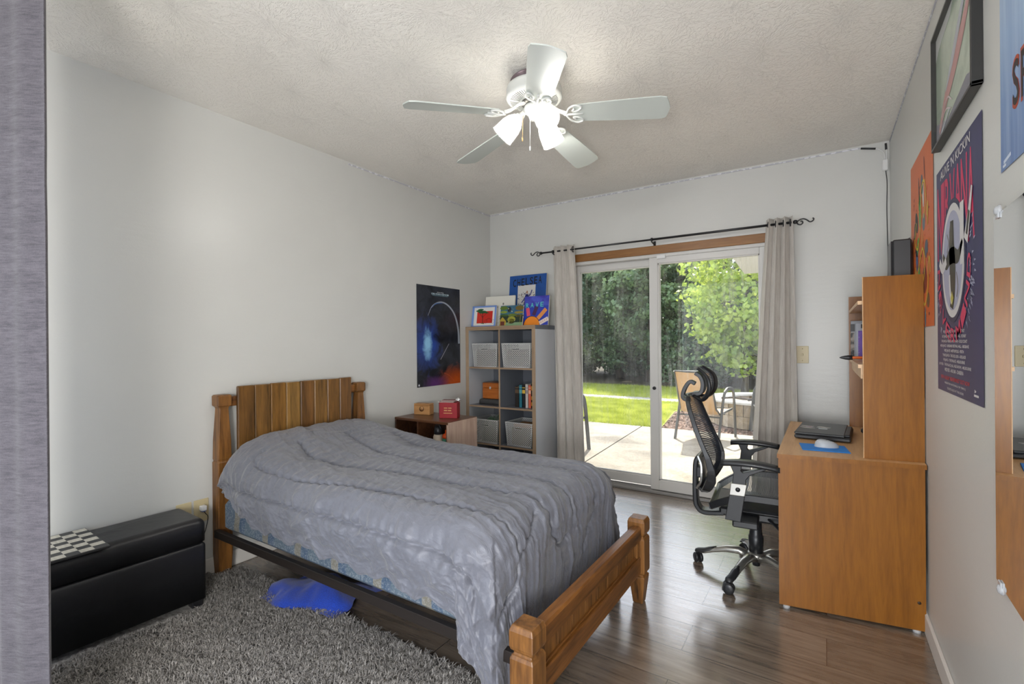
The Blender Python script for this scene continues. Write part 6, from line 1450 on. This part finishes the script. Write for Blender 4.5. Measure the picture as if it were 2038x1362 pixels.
def trunk(h, r, lean_=0.0, seed=0):
    rs = random.Random(seed); b = MB(); pts = [(lean_ * t + rs.uniform(-.03, .03), rs.uniform(-.03, .03), h * t) for t in (0, .15, .35, .6, .8, 1)]
    b.tube(pts, [r * 1.3, r, r * .9, r * .7, r * .4, r * .1], 10)
    for k in range(9):
        z = h * rs.uniform(.25, .85); a_ = rs.uniform(0, 6.28); L_ = .8 * (1 - z / h) + .4; b.tube([(0, 0, z), (math.cos(a_) * L_ * .5, math.sin(a_) * L_ * .5, z + .1), (math.cos(a_) * L_, math.sin(a_) * L_, z + .3)], [r * .3, r * .2, r * .06], 6)
    return b
protos = []
for k, (hh_, r_, zb_, lf, kd, m_, nl) in enumerate(((4.9, 1.75, .8, .15, 'pine', lm1, 12000), (4.6, 1.5, .8, .14, 'round', lm2, 12000), (5.1, 1.6, .9, .15, 'pine', lm2, 12000))):
    V, F = tree_mesh(20 + k, nl, hh_, r_, zb_, lf, kd)
    t = thing('evergreen_tree' if kd == 'pine' else 'leafy_tree', 'x', 'tree', (0, 0, gz), 0, 'trees beyond the lawn')
    npmesh('foliage', V, F, m_, t, smooth=False); trunk(hh_ * .95, .13, .1, k).build('trunk', bark, t); protos.append(t)
def copy_thing(o, loc, rz, sc=1.0):
    r = o.copy(); COL.objects.link(r); r.location = loc; r.rotation_euler = (0, 0, rz); r.scale = (sc,) * 3
    for c in o.children: d_ = c.copy(); COL.objects.link(d_); d_.parent = r
    return r
spots = [(-12.4, 15.2, 0, 'first'), (-10.2, 14.4, 2, 'x'), (-8.6, 15.4, 1, 'x'), (-7.1, 14.2, 0, 'x'), (-5.7, 15.3, 2, 'x'), (-4.4, 14.4, 1, 'x'), (-3.2, 15.2, 0, 'x'), (-2.1, 14.0, 2, 'x'), (-0.8, 15.0, 1, 'x'), (0.6, 14.4, 0, 'x'), (2.4, 15.0, 2, 'x')]
wl_ = ['leftmost', 'second', 'third', 'fourth', 'fifth', 'sixth', 'seventh', 'eighth', 'ninth', 'tenth', 'rightmost']
used = set()
for i, (x, y, k, _) in enumerate(spots):
    if k not in used: t = protos[k]; used.add(k); t.location = (x, y, gz); t.rotation_euler = (0, 0, i * 1.3); t.scale = (.87,) * 3
    else: t = copy_thing(protos[k], (x, y, gz), i * 1.3, 0.84 + .03 * (i % 4))
    t['label'] = '%s tree of the %s front row beyond the lawn' % (wl_[i], 'dark')
for i, (x, y, k) in enumerate([(-15.5, 19, 0), (-13, 18.4, 1), (-10.6, 19.2, 2), (-8.2, 18.3, 0), (-5.9, 19.1, 1), (-3.6, 18.2, 2), (-1.4, 19.0, 0), (0.9, 18.3, 1), (3.2, 19.2, 2)]):
    t = copy_thing(protos[k], (x, y, gz), i * 2.1, 1.0); t['label'] = 'tall tree of the back row filling gaps between the front trees'; t['group'] = 'back row of trees'
V, F = tree_mesh(77, 6500, 3.9, 1.2, .55, .125, 'round')
mt_ = thing('maple_tree', 'bright yellow-green maple in front of the dark trees, seen through the right pane', 'tree', (-1.50, 11.75, gz)); npmesh('foliage', V, F, lm3, mt_, smooth=False); trunk(3.3, .07, .1, 5).build('trunk', bark, mt_)
V, F = tree_mesh(78, 7000, 2.0, 1.3, .0, .11, 'round')
for i, (x, y) in enumerate([(-9.5, 13.6), (-3.0, 13.5), (-.2, 13.0), (2.2, 13.2)]):
    if i == 0: sh = thing('shrub', 'x', 'shrub', (x, y, gz)); npmesh('foliage', V, F, lm1, sh, smooth=False); s0_ = sh
    else: sh = copy_thing(s0_, (x, y, gz), i * 1.7, .8)
    sh['label'] = ['low dark shrub beneath the leftmost trees', 'low dark shrub behind the middle of the path', 'low shrub below the maple on its right', 'low shrub at the right end of the path'][i]
for i in range(12):
    sh = copy_thing(s0_, (-14.5 + i * 1.55, 16.9 + .5 * (i % 2), gz), i * 2.3, 1.0 + .1 * (i % 3)); sh['label'] = 'undergrowth shrub in the shade between the rows of trees'; sh['group'] = 'undergrowth between the trees'
# unseen overhang added to keep sun out of the room; neighbouring house wing
b = MB().box((-6, YB + .16, 2.40), (5, YB + 2.05, 2.52)).box((-6, YB + 2.05, 2.36), (5, YB + 2.08, 2.56)); struct('sun_block_overhang', b, mat('soffit_white', srgb(206, 204, 198), .6))
wg = thing('house_wing', 'corner of a neighbouring wing with white soffit at the top right of the glass', 'house', (-0.94, 7.5, 0))
b = MB(); b.add([(0, 0, 2.14), (4, 0, 2.14), (4, -.9, 2.62), (-.26, -.9, 2.62), (0, .0, 2.20), (4, .0, 2.20), (4, -.9, 2.68), (-.26, -.9, 2.68)], [(0, 1, 2, 3), (4, 7, 6, 5), (0, 4, 5, 1), (3, 2, 6, 7), (0, 3, 7, 4), (1, 5, 6, 2)]); b.build('soffit', mat('soffit_white', (.6, .6, .6)), wg)
b = MB().box((.45, .35, 0), (4, .5, 2.25)); b.build('wall', mat('wing_siding', srgb(170, 168, 164), .8), wg)
